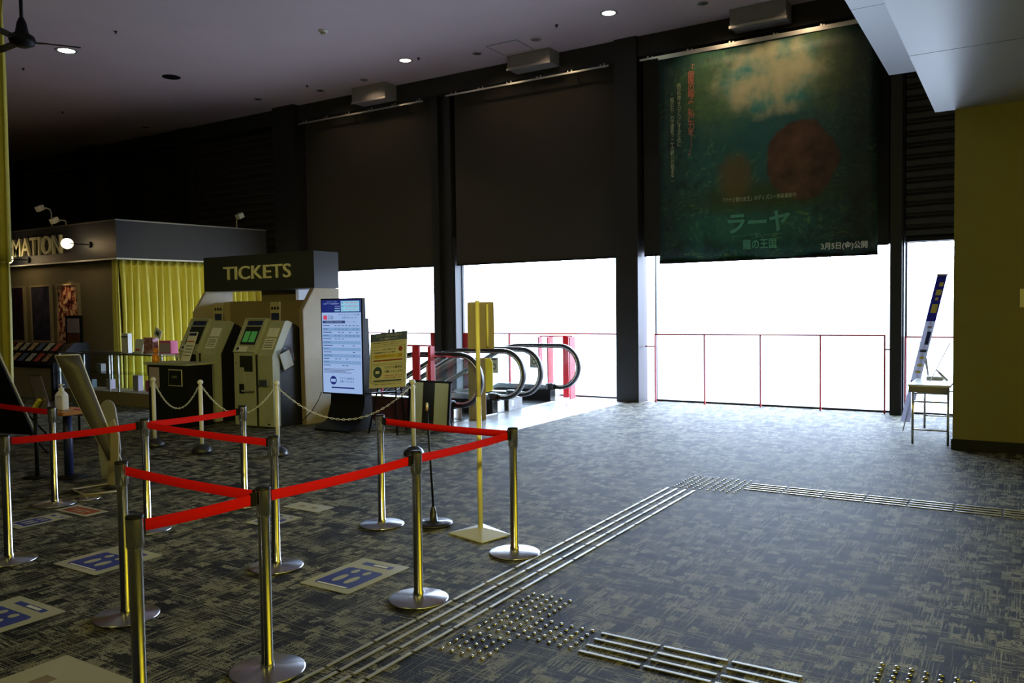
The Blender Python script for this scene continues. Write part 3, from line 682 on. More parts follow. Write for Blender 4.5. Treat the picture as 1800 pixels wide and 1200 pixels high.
MB().box(-24, -15.55, 9.78, 9.90, .003, IZ0).build('cream_wall', mat('dim_cream_wall', (.26, .22, .13), .7), I)
text('INFORMATION', M_letter, fs, -20.55+17, -17.13+17, 2.95, 3.345, IY-.03-9.8, ext=.028, off=.004)
for x0, x1, mt in ((-19.70, -19.04, 0), (-18.70, -17.96, 1), (-17.645, -16.885, 2)):
    mts = [art_mat('dim_poster_art', [(.4, (.01, .01, .03)), (.7, (.10, .03, .05))]), art_mat('blue_poster_art', [(.4, (.01, .015, .05)), (.68, (.10, .10, .16)), (.8, (.4, .4, .4))], 4), art_mat('crowd_poster_art', [(.44, (.03, .01, .02)), (.50, (.35, .05, .05)), (.56, (.75, .60, .40))], 9)]
    lab = ['dim dark framed poster half hidden behind the yellow curtain', 'dark blue framed poster, middle one on the cream wall', 'framed poster of a crowd in red and cream under the warm light'][mt]
    t = thing('framed_poster', ((x0+x1)/2, 9.76, 1.1), lab, 'poster', 'framed posters on the booth wall')
    MB().box(x0, x1, 9.735, 9.778, 1.10, 2.28).build('poster_print', mts[mt], t)
    f_ = MB().box(x0-.04, x0, 9.72, 9.778, 1.06, 2.32).box(x1, x1+.04, 9.72, 9.778, 1.06, 2.32).box(x0, x1, 9.72, 9.778, 2.28, 2.32).box(x0, x1, 9.72, 9.778, 1.06, 1.10)
    f_.build('frame', M_cream, t)
def globe(x, z, lab, on):
    t = thing('globe_lamp', (x, 9.58, z), lab, 'lamp', 'globe lamps on the booth fascia')
    MB().cyl((x+.30, IY-.001, z-.02), (x+.30, IY-.04, z-.02), .06, seg=20).build('wall_plate', M_blk, t)
    MB().tube([(x+.30, IY-.04, z-.02), (x+.28, IY-.14, z-.02), (x+.18, 9.33, z-.01), (x+.10, 9.3, z)], .012, 8).build('arm', M_blk, t)
    MB().ball((x, 9.3, z), .115, (1, 1, .92)).build('globe', M_lip, t)
    l = bpy.data.lights.new('globe_glow', 'POINT'); l.energy = 4; l.color = (1, .62, .3); l.shadow_soft_size = .1
    o = bpy.data.objects.new('globe_glow', l); C.objects.link(o); o.location = (x+.1, 9.15, z)
globe(-16.44, 3.10, 'lit round globe lamp at the end of the INFORMATION lettering', 1)
globe(-18.80, 2.89, 'lit round globe lamp partly behind the yellow curtain', 1)
spot('poster_wash', (-17.25, 9.50, 2.74), (-17.25, 9.78, 1.3), 16, (1, .62, .22), 50, .5)
spot('poster_wash', (-18.35, 9.50, 2.74), (-18.35, 9.78, 1.3), 5, (1, .50, .22), 50, .6)
def archlamp(x, y, h, d, lab):
    t = thing('arm_spotlight', (x, y, IZ1+.02), lab, 'spotlight', 'small arm spotlights on the booth roof')
    z = IZ1+.016
    MB().tube([(x, y, z), (x, y, z+h*.75), (x+.02*d, y-.02, z+h*.92), (x+.10*d, y-.05, z+h), (x+.26*d, y-.08, z+h)], .014, 8).build('arm', M_white, t)
    MB().box(x+.24*d-.07, x+.24*d+.07, y-.18, y-.04, z+h-.05, z+h+.06, .01, rot=Matrix.Rotation(.5, 3, 'X'), piv=(x+.24*d, y-.1, z+h)).build('lamp_head', M_white, t)
archlamp(-17.75, 9.72, .42, -1, 'white arm spotlight above the letters at far left')
archlamp(-15.30, 12.6, .30, 1, 'white arm spotlight at the right end of the booth roof')
archlamp(-17.2, 9.72, .12, -1, 'low small arm spotlight beside the taller one on the roof')

def curtain(pts, z0, z1, folds, amp, label, name='curtain', pinch=True):
    """pts: two ends of the run on the floor plane"""
    a, b = Vector(pts[0]).to_3d(), Vector(pts[1]).to_3d(); u = (b-a); L_ = u.length; u.normalize(); nr = Vector((u.y, -u.x, 0))
    t = thing(name, ((a.x+b.x)/2, (a.y+b.y)/2, z0), label, 'curtain', None); rows = []
    rnd = random.Random(int(L_*100)); ph = [rnd.uniform(-.5, .5) for _ in range(folds+2)]
    N_ = folds*12
    for j in range(15):
        f = j/14; z = z1-(z1-z0)*f; row = []
        for i in range(N_+1):
            s = i/N_; k = s*folds; w = math.sin(2*PI*k+ph[int(k)]*f*1.2)
            A_ = amp*(.45+.55*min(1, f*3)) if f > .06 else amp*.35
            sh = (.5+.5*w)**(.6 if f > .08 else 2.5)
            p = a+u*(s*L_+.02*math.sin(k*1.7+3*f))+nr*(A_*(sh*2-1)); row.append((p.x, p.y, z))
        rows.append(row)
    o = MB().strip(rows).build('curtain_cloth', M_curt, t); m_ = o.modifiers.new('thickness', 'SOLIDIFY'); m_.thickness = .004
    return t
ux = Vector((BX-IX, 12.94-IY, 0))
c0 = Vector((IX-.10, IY+.12, 0)); c1 = c0+ux*.96
t = curtain((c0, c1), .08, IZ0-.03, 20, .085, 'long pleated yellow curtain on the window side of the information booth')
t = curtain((Vector((-15.52, IY+.07, 0)), Vector((-15.30, IY+.07, 0))), .08, IZ0-.03, 3, .03, 'narrow gathered yellow curtain at the corner of the information booth')
t = curtain((Vector((-12.9, 5.55, 0)), Vector((-11.64, 5.80, 0))), 2.38, CZ-.05, 8, .06, 'tall yellow curtain at the left edge, upper length')
t = curtain((Vector((-13.1, 5.66, 0)), Vector((-11.90, 5.90, 0))), .05, 2.9, 8, .05, 'yellow curtain at the left edge, lower length under the upper one')
t = curtain((Vector((6.4, -2.5, 0)), Vector((6.4, 9.6, 0))), .05, 3.75, 40, .07, 'added yellow pleated curtain out of view on the right side of the hall')  # unseen curtain added to give the steel posts a yellow reflection

# leaflet rack
RK = thing('leaflet_rack', (-16.7, 8.9, 0), 'black tiered leaflet rack on a pale base below the posters', 'rack')
MB().box(-19.6, -16.15, 8.70, 9.30, .003, .62).build('base_cabinet', M_cream, RK)
MB().prism([(8.66, .62), (8.66, .68), (9.05, 1.07), (9.34, 1.07), (9.34, .05), (9.31, .05), (9.31, .62)], 'x', -19.6, -15.95).build('sloping_shelves', M_blk, RK)
MB().prism([(8.62, .003), (8.62, .70), (9.06, 1.10), (9.36, 1.10), (9.36, .003)], 'x', -15.95, -15.88).build('end_panel', M_blk, RK)
cols = [(.6, .6, .55), (.5, .05, .05), (.7, .5, .25), (.6, .1, .08), (.75, .6, .35), (.15, .2, .4), (.5, .3, .15), (.65, .62, .6)]
mcs = [art_mat('leaflet_print_%d' % i, [(.35, tuple(v*.2 for v in c)), (.6, c)], 14) for i, c in enumerate(cols)]
sd_ = Vector((0, .39, .39)).normalized(); protoL = []
for r in range(2):
    for k in range(11):
        x = -19.35+k*.30
        o = MB().box(-.085, .085, 0, .21, 0, .008).build('leaflet', mcs[(k*3+r*5) % 8])
        o.rotation_euler = (math.radians(45), 0, 0); o.location = (x+r*.0, 8.70+.20*r, .735+.20*r)
        tag(o, '%s leaflet on the %s tier of the black rack' % (['pale', 'dark red', 'tan', 'red', 'cream', 'blue', 'brown', 'whitish'][(k*3+r*5) % 8], ['lower', 'upper'][r]), 'leaflet', 'leaflets on the black rack')
# narrow sign stand in front of third poster
NS = thing('narrow_sign_stand', (-16.6, 9.5, 0), 'narrow black stand with a pale and rust red notice in front of the crowd poster', 'sign stand')
MB().box(-16.93, -16.36, 9.48, 9.52, .02, 1.64).box(-16.95, -16.34, 9.42, 9.6, .003, .03).build('board', M_blk, NS)
MB().box(-16.86, -16.42, 9.472, 9.479, 1.28, 1.58).build('pale_notice', M_lil, NS); MB().box(-16.86, -16.42, 9.472, 9.479, .5, 1.26).build('rust_notice', mat('rust_red_notice', (.16, .06, .03), .6), NS)

# glass showcase and what stands on it
SC = thing('glass_showcase', (-14.5, 9.05, 0), 'long glass showcase counter in front of the booth curtain', 'showcase')
x0, x1, y0, y1 = -15.84, -12.62, 8.72, 9.22
MB().box(x0, x1, y0, y1, .003, .24).build('plinth', M_creamd, SC)
for z in (.56,): MB().box(x0+.02, x1-.02, y0+.04, y1-.02, z, z+.008).build('glass_shelf', M_gtint, SC)
MB().box(x0, x1, y0, y1, .905, .917).build('glass_top', M_gtint, SC)
MB().box(x0, x1, y0, y0+.006, .24, .905).build('front_glass', M_glass, SC)
MB().box(x0-.01, x1+.01, y0-.01, y0+.01, .917, .94).box(x0-.01, x1+.01, y1-.01, y1+.01, .917, .94).build('top_frame', M_rod, SC)
for x in (x0, -14.2, -13.92, x1-.02):
    MB().box(x, x+.025, y0-.005, y0+.02, .24, .905).build('upright', M_rod, SC)
for x in (x0, -14.9, -13.5, x1-.02): MB().box(x, x+.025, y1-.02, y1, .24, .905).build('upright', M_rod, SC)
# lilac items inside / on top
def boxitem(name, x, y, z, w, d, h, m_, lab, cat, rz=0, tilt=0):
    o = MB().box(-w/2, w/2, -d/2, d/2, 0, h, min(.004, d*.2)).build(name, m_); o.location = (x, y, z); o.rotation_euler = (tilt, 0, rz)
    tag(o, lab, cat); return o
ZT = .941
o = boxitem('leaflet_holder', -13.98, 8.95, ZT, .20, .08, .36, M_white, 'tall white leaflet holder on the glass showcase', 'holder'); MB().box(-.10, .10, -.045, -.041, .29, .31).build('printed_band', M_navy, o, world=False)
o = boxitem('tent_card', -13.56, 8.9, ZT, .24, .02, .26, M_paper, 'white leaning card on the glass showcase', 'card', 0, -.2); MB().box(-.08, .04, -.014, -.0105, .05, .08).build('printed_mark', M_inkr, o, world=False)
o = boxitem('flower_print_box', -13.25, 8.95, ZT, .26, .12, .29, art_mat('pink_flower_print', [(.4, (.30, .06, .10)), (.6, (.65, .45, .48))], 12), 'pink flower printed box on the glass showcase', 'box')
o = boxitem('photo_card', -13.12, 8.98, ZT+.295, .20, .01, .16, M_paper, 'white photo card tilted on top of the flower box', 'card', 0, 0); o.rotation_euler = (0, .45, 0); MB().box(-.05, .05, -.0085, -.0055, .04, .11).build('printed_mark', M_slate, o, world=False)
o = boxitem('pink_carton', -12.93, 9.08, ZT, .32, .15, .23, M_pink, 'left pink carton on the showcase behind the stand', 'carton'); MB().box(-.14, .14, -.08, -.0755, .02, .19).build('carton_face', M_lil, o, world=False)
SH = thing('side_table', (-12.35, 9.1, 0), 'low white side table between showcase and left ticket machine', 'table')
MB().box(-12.58, -11.55, 8.95, 9.35, .88, .91).build('table_top', M_white, SH)
for x in (-12.55, -11.6):
    for y in (8.98, 9.32): MB().cyl((x, y, .003), (x, y, .88), .015, seg=10).build('leg', M_rod, SH)
o = boxitem('pink_carton', -12.40, 9.15, .911, .34, .15, .26, M_pink, 'right pink carton beside the left ticket machine', 'carton'); MB().box(-.15, .15, -.08, -.0755, .02, .22).build('carton_face', M_lil, o, world=False)
for k, (x, z, w, h) in enumerate([(-13.75, .25, .16, .28), (-13.40, .25, .10, .2), (-13.08, .25, .12, .24), (-14.6, .25, .14, .18), (-15.2, .25, .12, .16), (-14.9, .57, .15, .15), (-13.3, .57, .2, .22)]):
    o = boxitem('display_item', x, 9.0, z, w, .1, h, [M_lil, M_pink, M_paper, M_lil, M_slate, M_wash, M_lil][k], '%s boxed item in the glass showcase, %s shelf, number %s from left' % (['lilac', 'pink', 'white', 'pale lilac', 'dark', 'grey', 'lilac tall'][k], 'upper' if z > .5 else 'bottom', ['four', 'five', 'six', 'three', 'one', 'one', 'two'][k]), 'boxed item')

# ------------------------------------------------------------------ schedule display
D = thing('digital_display', (-8.12, 8.47, 0), 'tall lit screen with cinema schedule on a black pedestal', 'display')
DX0, DX1, DY, DZ0, DZ1 = -8.445, -7.705, 8.40, .505, 1.812
MB().box(DX0-.022, DX1+.022, DY, DY+.07, DZ0-.022, DZ1+.022, .006).build('screen_bezel', M_blk, D)
sc = MB().box(DX0, DX1, DY-.003, DY-.0005, DZ0, DZ1).build('screen', M_scrw, D)
SW = DX1-DX0; SHh = DZ1-DZ0
def Q(u0, u1, v0, v1, m_, n_='screen_block', par=None):   # v measured down from the top, 0..1
    return MB().box(DX0+u0*SW, DX0+u1*SW, DY-.0045, DY-.0032, DZ1-v1*SHh, DZ1-v0*SHh).build(n_, m_, par or sc)
def QT(b, m_, u0, u1, v0, v1, **k):
    return text(b, m_, sc, DX0+u0*SW+8.12, DX0+u1*SW+8.12, DZ1-v1*SHh, DZ1-v0*SHh, DY-.0055-8.47, **k)
Q(0, 1, 0, .135, M_scrn); Q(.50, .97, .012, .125, M_scrc)
QT('ユナイテッド・シネマ', M_scrw, .14, .40, .012, .026); QT('公式アプリ会員募集中！', M_scrw, .05, .46, .032, .048)
Q(.16, .30, .065, .10, M_scri); Q(.34, .48, .062, .075, M_scrw); Q(.34, .48, .085, .095, M_scrw); Q(.34, .48, .108, .122, M_scrc)
for k in range(3): Q(.60, .93, .028+.036*k, .036+.036*k, M_scrr); Q(.52, .56, .026+.036*k, .038+.036*k, M_scri)
Q(.04, .14, .165, .21, M_scrr); QT('スケジュール表', M_scri, .42, .97, .15, .168); QT('上映スケジュール', M_scri, .52, .90, .178, .203)
QT('2/26', M_scri, .17, .30, .165, .205)
Q(.02, .60, .222, .25, M_scri); QT('2月26日(金)～3月4日(木)', M_scrw, .10, .52, .228, .244); QT('レイトショー 20:00', M_scri, .62, .86, .228, .242)
NR = 13
for r in range(NR):
    v0 = .262+r*.0355
    if r % 2: Q(.02, .98, v0, v0+.0355, M_scrb)
    Q(.03, .03+.12+.16*random.random(), v0+.010, v0+.018, M_scri, 'print_line')
    for c in range(7):
        if random.random() < (.8 if r < 4 else .22): Q(.33+c*.092, .33+c*.092+.05, v0+.012, v0+.019, M_scri, 'print_line')
for c in range(8): Q(.315+c*.092, .318+c*.092, .262, .262+NR*.0355, M_scrb, 'grid_line')
for k in range(4): Q(.03, .6+.35*random.random(), .74+k*.013, .7445+k*.013, M_scri, 'print_line')
cc = MB(); cc.cyl((DX0+.27*SW, DY-.0048, DZ1-.865*SHh), (DX0+.27*SW, DY-.0032, DZ1-.865*SHh), .062, seg=28); pic = cc.build('mask_pictogram', M_scrn, sc)
MB().box(DX0+.21*SW, DX0+.33*SW, DY-.006, DY-.005, DZ1-.882*SHh, DZ1-.85*SHh).build('mask_shape', M_scrw, pic)
QT('マスクの着用を', M_scrn, .44, .80, .828, .852); QT('お願いいたします', M_scrn, .44, .80, .862, .886)
Q(.22, .80, .935, .950, M_scrn)
MB().prism([(8.47, .60), (8.47, 1.55), (8.56, 1.55), (8.60, .60), (8.62, .05), (8.80, .03), (8.80, .003), (8.12, .003), (8.12, .03), (8.36, .12), (8.45, .35)], 'x', -8.36, -7.72).build('pedestal', M_blk, D)
pw = tag(MB().tube([(-8.50, 8.41, .50), (-8.52, 8.36, .38), (-8.60, 8.30, .22), (-8.72, 8.22, .09), (-8.84, 8.2, .012)], .006, 8).build('power_cable', M_blk), 'thin black cable dangling from the schedule display', 'cable')
cv = Vector((-8.5, 8.3, .012)); own_origin(pw, cv)

# ------------------------------------------------------------------ notice on easel
E_ = thing('notice_easel', (-7.22, 8.3, 0), 'yellowish mask notice board tilted on a thin black easel', 'easel')
BW, BH = .64, .74
R = Matrix.Rotation(math.radians(-5), 3, 'Y').to_4x4() @ Matrix.Identity(4)
bd = MB().box(-BW/2, BW/2, 0, .012, 0, BH).build('notice_board', M_letter, E_, world=False)
bd.location = (.06, -.02, .63); bd.rotation_euler = (math.radians(-10), math.radians(-5), 0)
def eb(m_, u0, u1, v0, v1, dy=0): return MB().box(-BW/2+u0*BW, -BW/2+u1*BW, -.0025-dy, -.0005-dy, BH-v1*BH, BH-v0*BH).build('printed_block', m_, bd, world=False)
def et(b, m_, u0, u1, v0, v1): return text(b, m_, bd, -BW/2+u0*BW, -BW/2+u1*BW, BH-v1*BH, BH-v0*BH, -.0035, off=.01)
M_hdr = mat('slate_blue_header_print', (.10, .14, .22), .6)
eb(M_hdr, 0, 1, 0, .145)
et('スクリーン内でのご飲食と', M_mwht, .16, .86, .025, .07); et('マスク着用について', M_mwht, .26, .76, .085, .128)
et('当館は感染防止に努め換気・消毒を行っております', M_ink, .06, .94, .165, .187); et('スクリーン内のご飲食について', M_ink, .08, .88, .20, .222)
def outline(u0, u1, v0, v1, m_=M_ink):
    for a in ((u0, u1, v0, v0+.004), (u0, u1, v1-.004, v1), (u0, u0+.006, v0, v1), (u1-.006, u1, v0, v1)): eb(m_, *a)
outline(.05, .95, .245, .56); outline(.05, .95, .585, .905)
et('スクリーン内での飲食可。', M_brown, .10, .72, .285, .325); et('映画鑑賞中のマスク着用', M_ink, .12, .70, .345, .370)
eb(M_inky, .10, .90, .39, .465); et('会話はお控えください', M_inkr, .14, .70, .405, .44); et('20', M_oran, .78, .88, .40, .45); eb(M_oran, .10, .90, .49, .515)
o = MB(); o.cyl((BW*.34, -.0045, BH*.69), (BW*.34, -.0005, BH*.69), .034, seg=22); o.build('round_pictogram', M_oran, bd, world=False)
o = MB(); o.cyl((-BW*.27, -.0045, BH*.285), (-BW*.27, -.0005, BH*.285), .075, seg=28); q_ = o.build('round_pictogram', M_slate, bd, world=False)
MB().box(-BW*.27-.035, -BW*.27+.035, -.0065, -.005, BH*.26, BH*.31).build('mask_shape', M_letter, q_, world=False)
et('マスクの着用を', M_ink, .42, .90, .61, .66); et('お願いいたします。', M_ink, .42, .92, .685, .735); et('お客様の安全と安心の為', M_inkr, .42, .90, .77, .795); et('ご協力をお願いします', M_inkr, .42, .90, .81, .835)
eb(M_slate, .12, .88, .86, .885); et('ご理解とご協力をお願いいたします', M_ink, .12, .88, .925, .945)
for x, y in ((-.26, -.16), (.24, -.16), (0, .32)):
    MB().cyl((x, y+.12, .003), (x*.15, .17 if y < 0 else .19, 1.40), .012, seg=8).build('leg', M_blk, E_, world=False)
MB().box(-.26, .30, -.10, -.02, .555, .575, rot=Matrix.Rotation(math.radians(-5), 3, 'Y'), piv=(.03, 0, .57)).build('ledge', M_blk, E_, world=False)

# black framed board with pale panels
FB = thing('framed_mirror_board', (-6.93, 8.88, 0), 'black framed glossy board leaning between easel and gold board', 'board')
fbx0, fbx1, fz0, fz1 = -.40, .33, .02, .68
fm = MB().box(fbx0, fbx0+.035, 0, .03, fz0, fz1).box(fbx1-.035, fbx1, 0, .03, fz0, fz1).box(fbx0, fbx1, 0, .03, fz1-.03, fz1).box(fbx0, fbx1, 0, .03, fz0, fz0+.03).build('frame', M_blk, FB, world=False)
MB().box(fbx0+.035, fbx1-.035, .012, .02, fz0+.03, fz1-.03).build('dark_glass', M_gapd, FB, world=False)
MB().box(fbx0+.04, fbx0+.25, .004, .011, fz0+.03, fz1-.03).build('pale_panel', M_machine, FB, world=False)
MB().box(fbx1-.27, fbx1-.04, .004, .011, fz0+.03, fz1-.03).build('pale_panel', M_machine, FB, world=False)
for x in (fbx0+.1, fbx1-.1): MB().cyl((x, .03, .5), (x, .22, .03), .01, seg=8).build('rear_leg', M_blk, FB, world=False)
FB.rotation_euler = (math.radians(-6), 0, 0)

# thin black pole stand
PS = thing('pole_stand', (-3.83, 4.94, 0), 'thin black pole stand on a round glossy black base', 'stand')
MB().lathe([(0, .003), (.14, .003), (.15, .012), (.145, .022), (.10, .028), (.03, .03), (.026, .10), (.014, .14), (.010, .145)], (-3.83, 4.94, 0), 32).build('base', M_rub, PS)
MB().cyl((-3.83, 4.94, .14), (-3.86, 4.92, .90), .0085, seg=12).build('pole', M_blk, PS)
MB().cyl((-3.845, 4.93, .50), (-3.8455, 4.93, .53), .012, seg=12).build('clamp', M_gold, PS); MB().lathe([(.008, .88), (.011, .90), (.009, .94), (0, .945)], (-3.86, 4.92, 0), 12).build('tip', M_gold, PS)  # gold of the tip stands for a yellow reflection on black

# white pole sign, yellow light put into its enamel colour
YP = thing('pole_sign', (-3.385, 4.93, 0), 'pole sign, white with the yellow light in its colour, seen from behind on a square base', 'sign')
bs = MB(); c_ = [(-3.575, 4.79), (-3.215, 4.70), (-3.15, 4.975), (-3.50, 5.125)]
va = [bs.b.verts.new((x, y, .003)) for x, y in c_]; vb = [bs.b.verts.new((x, y, .010)) for x, y in c_]; vt = bs.b.verts.new((-3.385, 4.93, .045)); bs.b.faces.new(va)
for i in range(4): bs.b.faces.new((va[i], va[(i+1) % 4], vb[(i+1) % 4], vb[i])); bs.b.faces.new((vb[i], vb[(i+1) % 4], vt))
bs.build('base_plate', mat('cream_enamel_plate', (.62, .62, .50), .3), YP)
MB().cyl((-3.385, 4.93, .03), (-3.385, 4.93, 1.01), .0185, seg=18).build('lower_pole', M_ypost, YP); MB().cyl((-3.385, 4.93, 1.01), (-3.385, 4.93, 1.715), .0165, seg=18).build('upper_pole', M_ypost, YP)
u = Vector((.158, .107, 0)).normalized(); pb = MB()
def rrect(w, h, r, z):
    P_ = []
    for cx, cz, a0 in ((w/2-r, h/2-r, 0), (-w/2+r, h/2-r, 90), (-w/2+r, -h/2+r, 180), (w/2-r, -h/2+r, 270)):
        for k in range(5): a = math.radians(a0+k*22.5); P_.append((cx+r*math.cos(a), cz+r*math.sin(a)+z))
    return P_
sb = MB().prism(rrect(.195, .345, .012, 0), 'y', .004, .018).build('sign_plate', M_brown, YP, world=False); sb.location = (.012, .025, 1.533); sb.rotation_euler = (0, 0, math.atan2(u.y, u.x))
MB().cyl((-3.315, 4.955, 1.38), (-3.315, 4.955, 1.69), .008, seg=10).build('stiffener', M_ypost, YP)

# gold board stand
GB = thing('gold_notice_stand', (-6.89, 10.0, 0), 'bronze upright board with yellow panel beside the escalator handrails', 'board')
aa = math.atan2(.111, .225)
MB().box(-.13, .13, -.01, .01, .004, .93, .004).build('bronze_board', mat('bronze_board', (.30, .23, .11), .45, metal=.3), GB, world=False)
MB().prism([(.0, .42), (.16, .42), (.235, .44), (.235, .86), (.20, .925), (.0, .925)], 'y', .03, .05).build('yellow_panel', M_ybrt, GB, world=False)
for x, z in ((-.09, .80), (-.06, .30), (.02, .68), (.09, .15)): MB().cyl((x, -.018, z), (x, -.01, z), .007, seg=8).build('screw', M_steel, GB, world=False)
GB.rotation_euler = (0, 0, aa); MB().box(-.12, .12, -.10, .14, .003, .012).build('foot_plate', M_brown, GB, world=False)

# ------------------------------------------------------------------ chain posts and plastic chain
CP = [(-9.13, 6.18), (-8.21, 6.17), (-7.24, 6.46), (-5.87, 7.23)]
CL = ['white chain post nearest the glass showcase', 'white chain post in front of the black stand', 'white chain post in front of the right ticket machine', 'white chain post beside the black framed board']
t = thing('chain_post', (CP[0][0], CP[0][1], 0), CL[0], 'post', 'white chain posts in front of the ticket kiosk')
MB().lathe([(0, .002), (.115, .002), (.12, .03), (.10, .07), (.055, .105), (.03, .11)], (0, 0, 0), 24).build('base', M_rub, t, world=False)
MB().cyl((0, 0, .10), (0, 0, .79), .0235, seg=20).lathe([(.0235, .79), (.018, .795), (.016, .81)], (0, 0, 0), 20).build('pole', M_white, t, world=False)
MB().ball((0, 0, .838), .033).build('ball_top', M_white, t, world=False)
MB().tube([(-.03, 0, .76), (-.045, 0, .78), (-.03, 0, .80)], .005, 6).tube([(.03, 0, .76), (.045, 0, .78), (.03, 0, .80)], .005, 6).build('hook', M_white, t, world=False)
posts = [t]+[dup(t, (x, y, 0), l) for (x, y), l in zip(CP[1:], CL[1:])]
def chain(a, b, sag, lab):
    pts = qbez(a, b, sag, 60); L_ = sum((q-p).length for p, q in zip(pts, pts[1:])); pitch = .034; n = int(L_/pitch)
    m_ = MB(); acc = 0; i = 0; k = 0; tgt = pitch/2
    cum = [0]
    for p, q in zip(pts, pts[1:]): cum.append(cum[-1]+(q-p).length)
    for k in range(n):
        s = (k+.5)*L_/n
        while i < len(cum)-2 and cum[i+1] < s: i += 1
        f = (s-cum[i])/(cum[i+1]-cum[i]); c = pts[i].lerp(pts[i+1], f); d = (pts[i+1]-pts[i]).normalized()
        side = d.cross(Vector((0, 0, 1))).normalized(); up = side.cross(d)
        w = side if k % 2 else up
        ln, hw = .0145, .009
        loop = []
        for j in range(10):
            an = 2*PI*j/10; loop.append(c+d*(math.cos(an)*ln*1.35)+w*(math.sin(an)*hw))
        m_.tube(loop, .0035, 5, closed=True)
    o = m_.build('plastic_chain', M_white); o.location = (0, 0, 0); own_origin(o, (Vector(a)+Vector(b))/2); tag(o, lab, 'chain', 'white plastic chains between the posts')
ZC = .775
def e3(i, sgn): return (CP[i][0]+sgn*.045, CP[i][1], ZC)
chain(e3(0, 1), e3(1, -1), .27, 'white plastic chain hanging in front of the black stand')
chain(e3(1, 1), e3(2, -1), .30, 'white plastic chain hanging in front of the right ticket machine')
chain(e3(2, 1), e3(3, -1), .36, 'long white plastic chain hanging below the schedule display')

# ------------------------------------------------------------------ belt barrier posts
HB = .855
SP = {'A': (-2.90, 4.625), 'B': (-4.18, 4.745), 'C': (-2.912, 3.605), 'D': (-4.09, 3.613), 'E': (-7.155, 3.861), 'F': (-5.667, 4.674),
      'G': (-2.935, 2.524), 'H': (-2.976, 1.914), 'I': (-5.786, 2.801), 'J': (-4.136, 2.594), 'K': (-5.662, 3.75)}
SL = {'A': 'rightmost steel belt post, its base touching the long tactile strip', 'B': 'steel belt post in front of the schedule display, left of the black pole stand',
      'C': 'foreground steel belt post below the black framed board, belts left and right', 'D': 'steel belt post just behind the foreground one where belts from three sides pass',
      'E': 'steel belt post at left in front of the hand sanitiser table', 'F': 'steel belt post in front of the ticket machines, farthest of the left group',
      'G': 'foreground steel belt post whose base is at the bottom edge left of centre', 'H': 'nearest steel belt post, base cut off by the bottom edge', 'I': 'steel belt post at the left edge of the picture',
      'J': 'steel belt post directly behind the nearest one, with dark clip on its left', 'K': 'steel belt post where two belts fork towards the ticket machines'}
def make_post(loc, lab):
    t = thing('belt_barrier_post', (loc[0], loc[1], 0), lab, 'barrier post', 'steel belt barrier posts')
    MB().lathe([(0, .003), (.170, .003), (.172, .008), (.165, .012), (.04, .022), (0, .022)], (0, 0, 0), 64).build('base_disc', M_disc, t, world=False)
    MB().lathe([(.031, .020), (.031, .045), (.027, .05), (.027, HB-.13)], (0, 0, 0), 32).build('pole', M_steel, t, world=False)
    MB().lathe([(.027, HB-.135), (.034, HB-.125), (.034, HB-.012)], (0, 0, 0), 32).build('belt_head', M_steel, t, world=False)
    MB().lathe([(.034, HB-.012), (.0345, HB-.004), (.030, HB), (0, HB+.001)], (0, 0, 0), 32).build('cap', M_blk, t, world=False)
    for k in (1, 2):
        a = k*PI/2; R = Matrix.Rotation(a, 3, 'Z')
        MB().box(.028, .040, -.012, .012, HB-.085, HB-.014, .002, rot=R).build('belt_slot', M_blk, t, world=False)
    return t
p0 = make_post(SP['A'], SL['A'])
for k in SP:
    if k != 'A': dup(p0, (SP[k][0], SP[k][1], 0), SL[k])
dup(p0, (-8.94, 4.0, 0), 'steel belt post just beyond the left edge, holding the far end of the shaded belt')
def belt(a, b, lab, sag=.008):
    a = Vector((*a, HB-.048)); b = Vector((*b, HB-.048)); d = (b-a).normalized(); a = a+d*.041; b = b-d*.041
    pts = qbez(a, b, sag, 16); sd = d.cross(Vector((0, 0, 1))).normalized()*.0012
    t = thing('barrier_belt', a, lab, 'belt', 'red retractable belts')
    rows = [[p-Vector((0, 0, .024))+sd for p in pts], [p+Vector((0, 0, .024))+sd for p in pts], [p+Vector((0, 0, .024))-sd for p in pts], [p-Vector((0, 0, .024))-sd for p in pts], [p-Vector((0, 0, .024))+sd for p in pts]]
    MB().strip(rows).build('webbing', M_belt, t)
    Rz = Matrix.Rotation(math.atan2(d.y, d.x), 3, 'Z'); m_ = MB().box(-.028, .0, -.008, .008, -.03, .03, .002); m_.rotate(Rz, (0, 0, 0))
    for v in m_.b.verts: v.co += pts[-1]+d*.0
    m_.build('end_clip', M_blk, t)
belt(SP['I'], SP['K'], 'red belt from the left edge post to the forking post')
belt((-8.9, 4.0), SP['E'], 'dark looking red belt at the left edge ending at the post by the sanitiser table')
belt(SP['K'], SP['F'], 'red belt running towards the ticket machines')
belt(SP['K'], SP['D'], 'shaded red belt from the forking post to the post behind the foreground one')
belt(SP['J'], SP['G'], 'shaded red belt from the post behind the nearest one to the right')
belt(SP['H'], SP['G'], 'short bright red belt from the nearest post', .005)
belt(SP['G'], SP['C'], 'bright red belt in the middle of the foreground')
belt(SP['C'], SP['A'], 'bright red belt ending at the rightmost post')
belt(SP['A'], SP['B'], 'shaded red belt between the two far right posts')

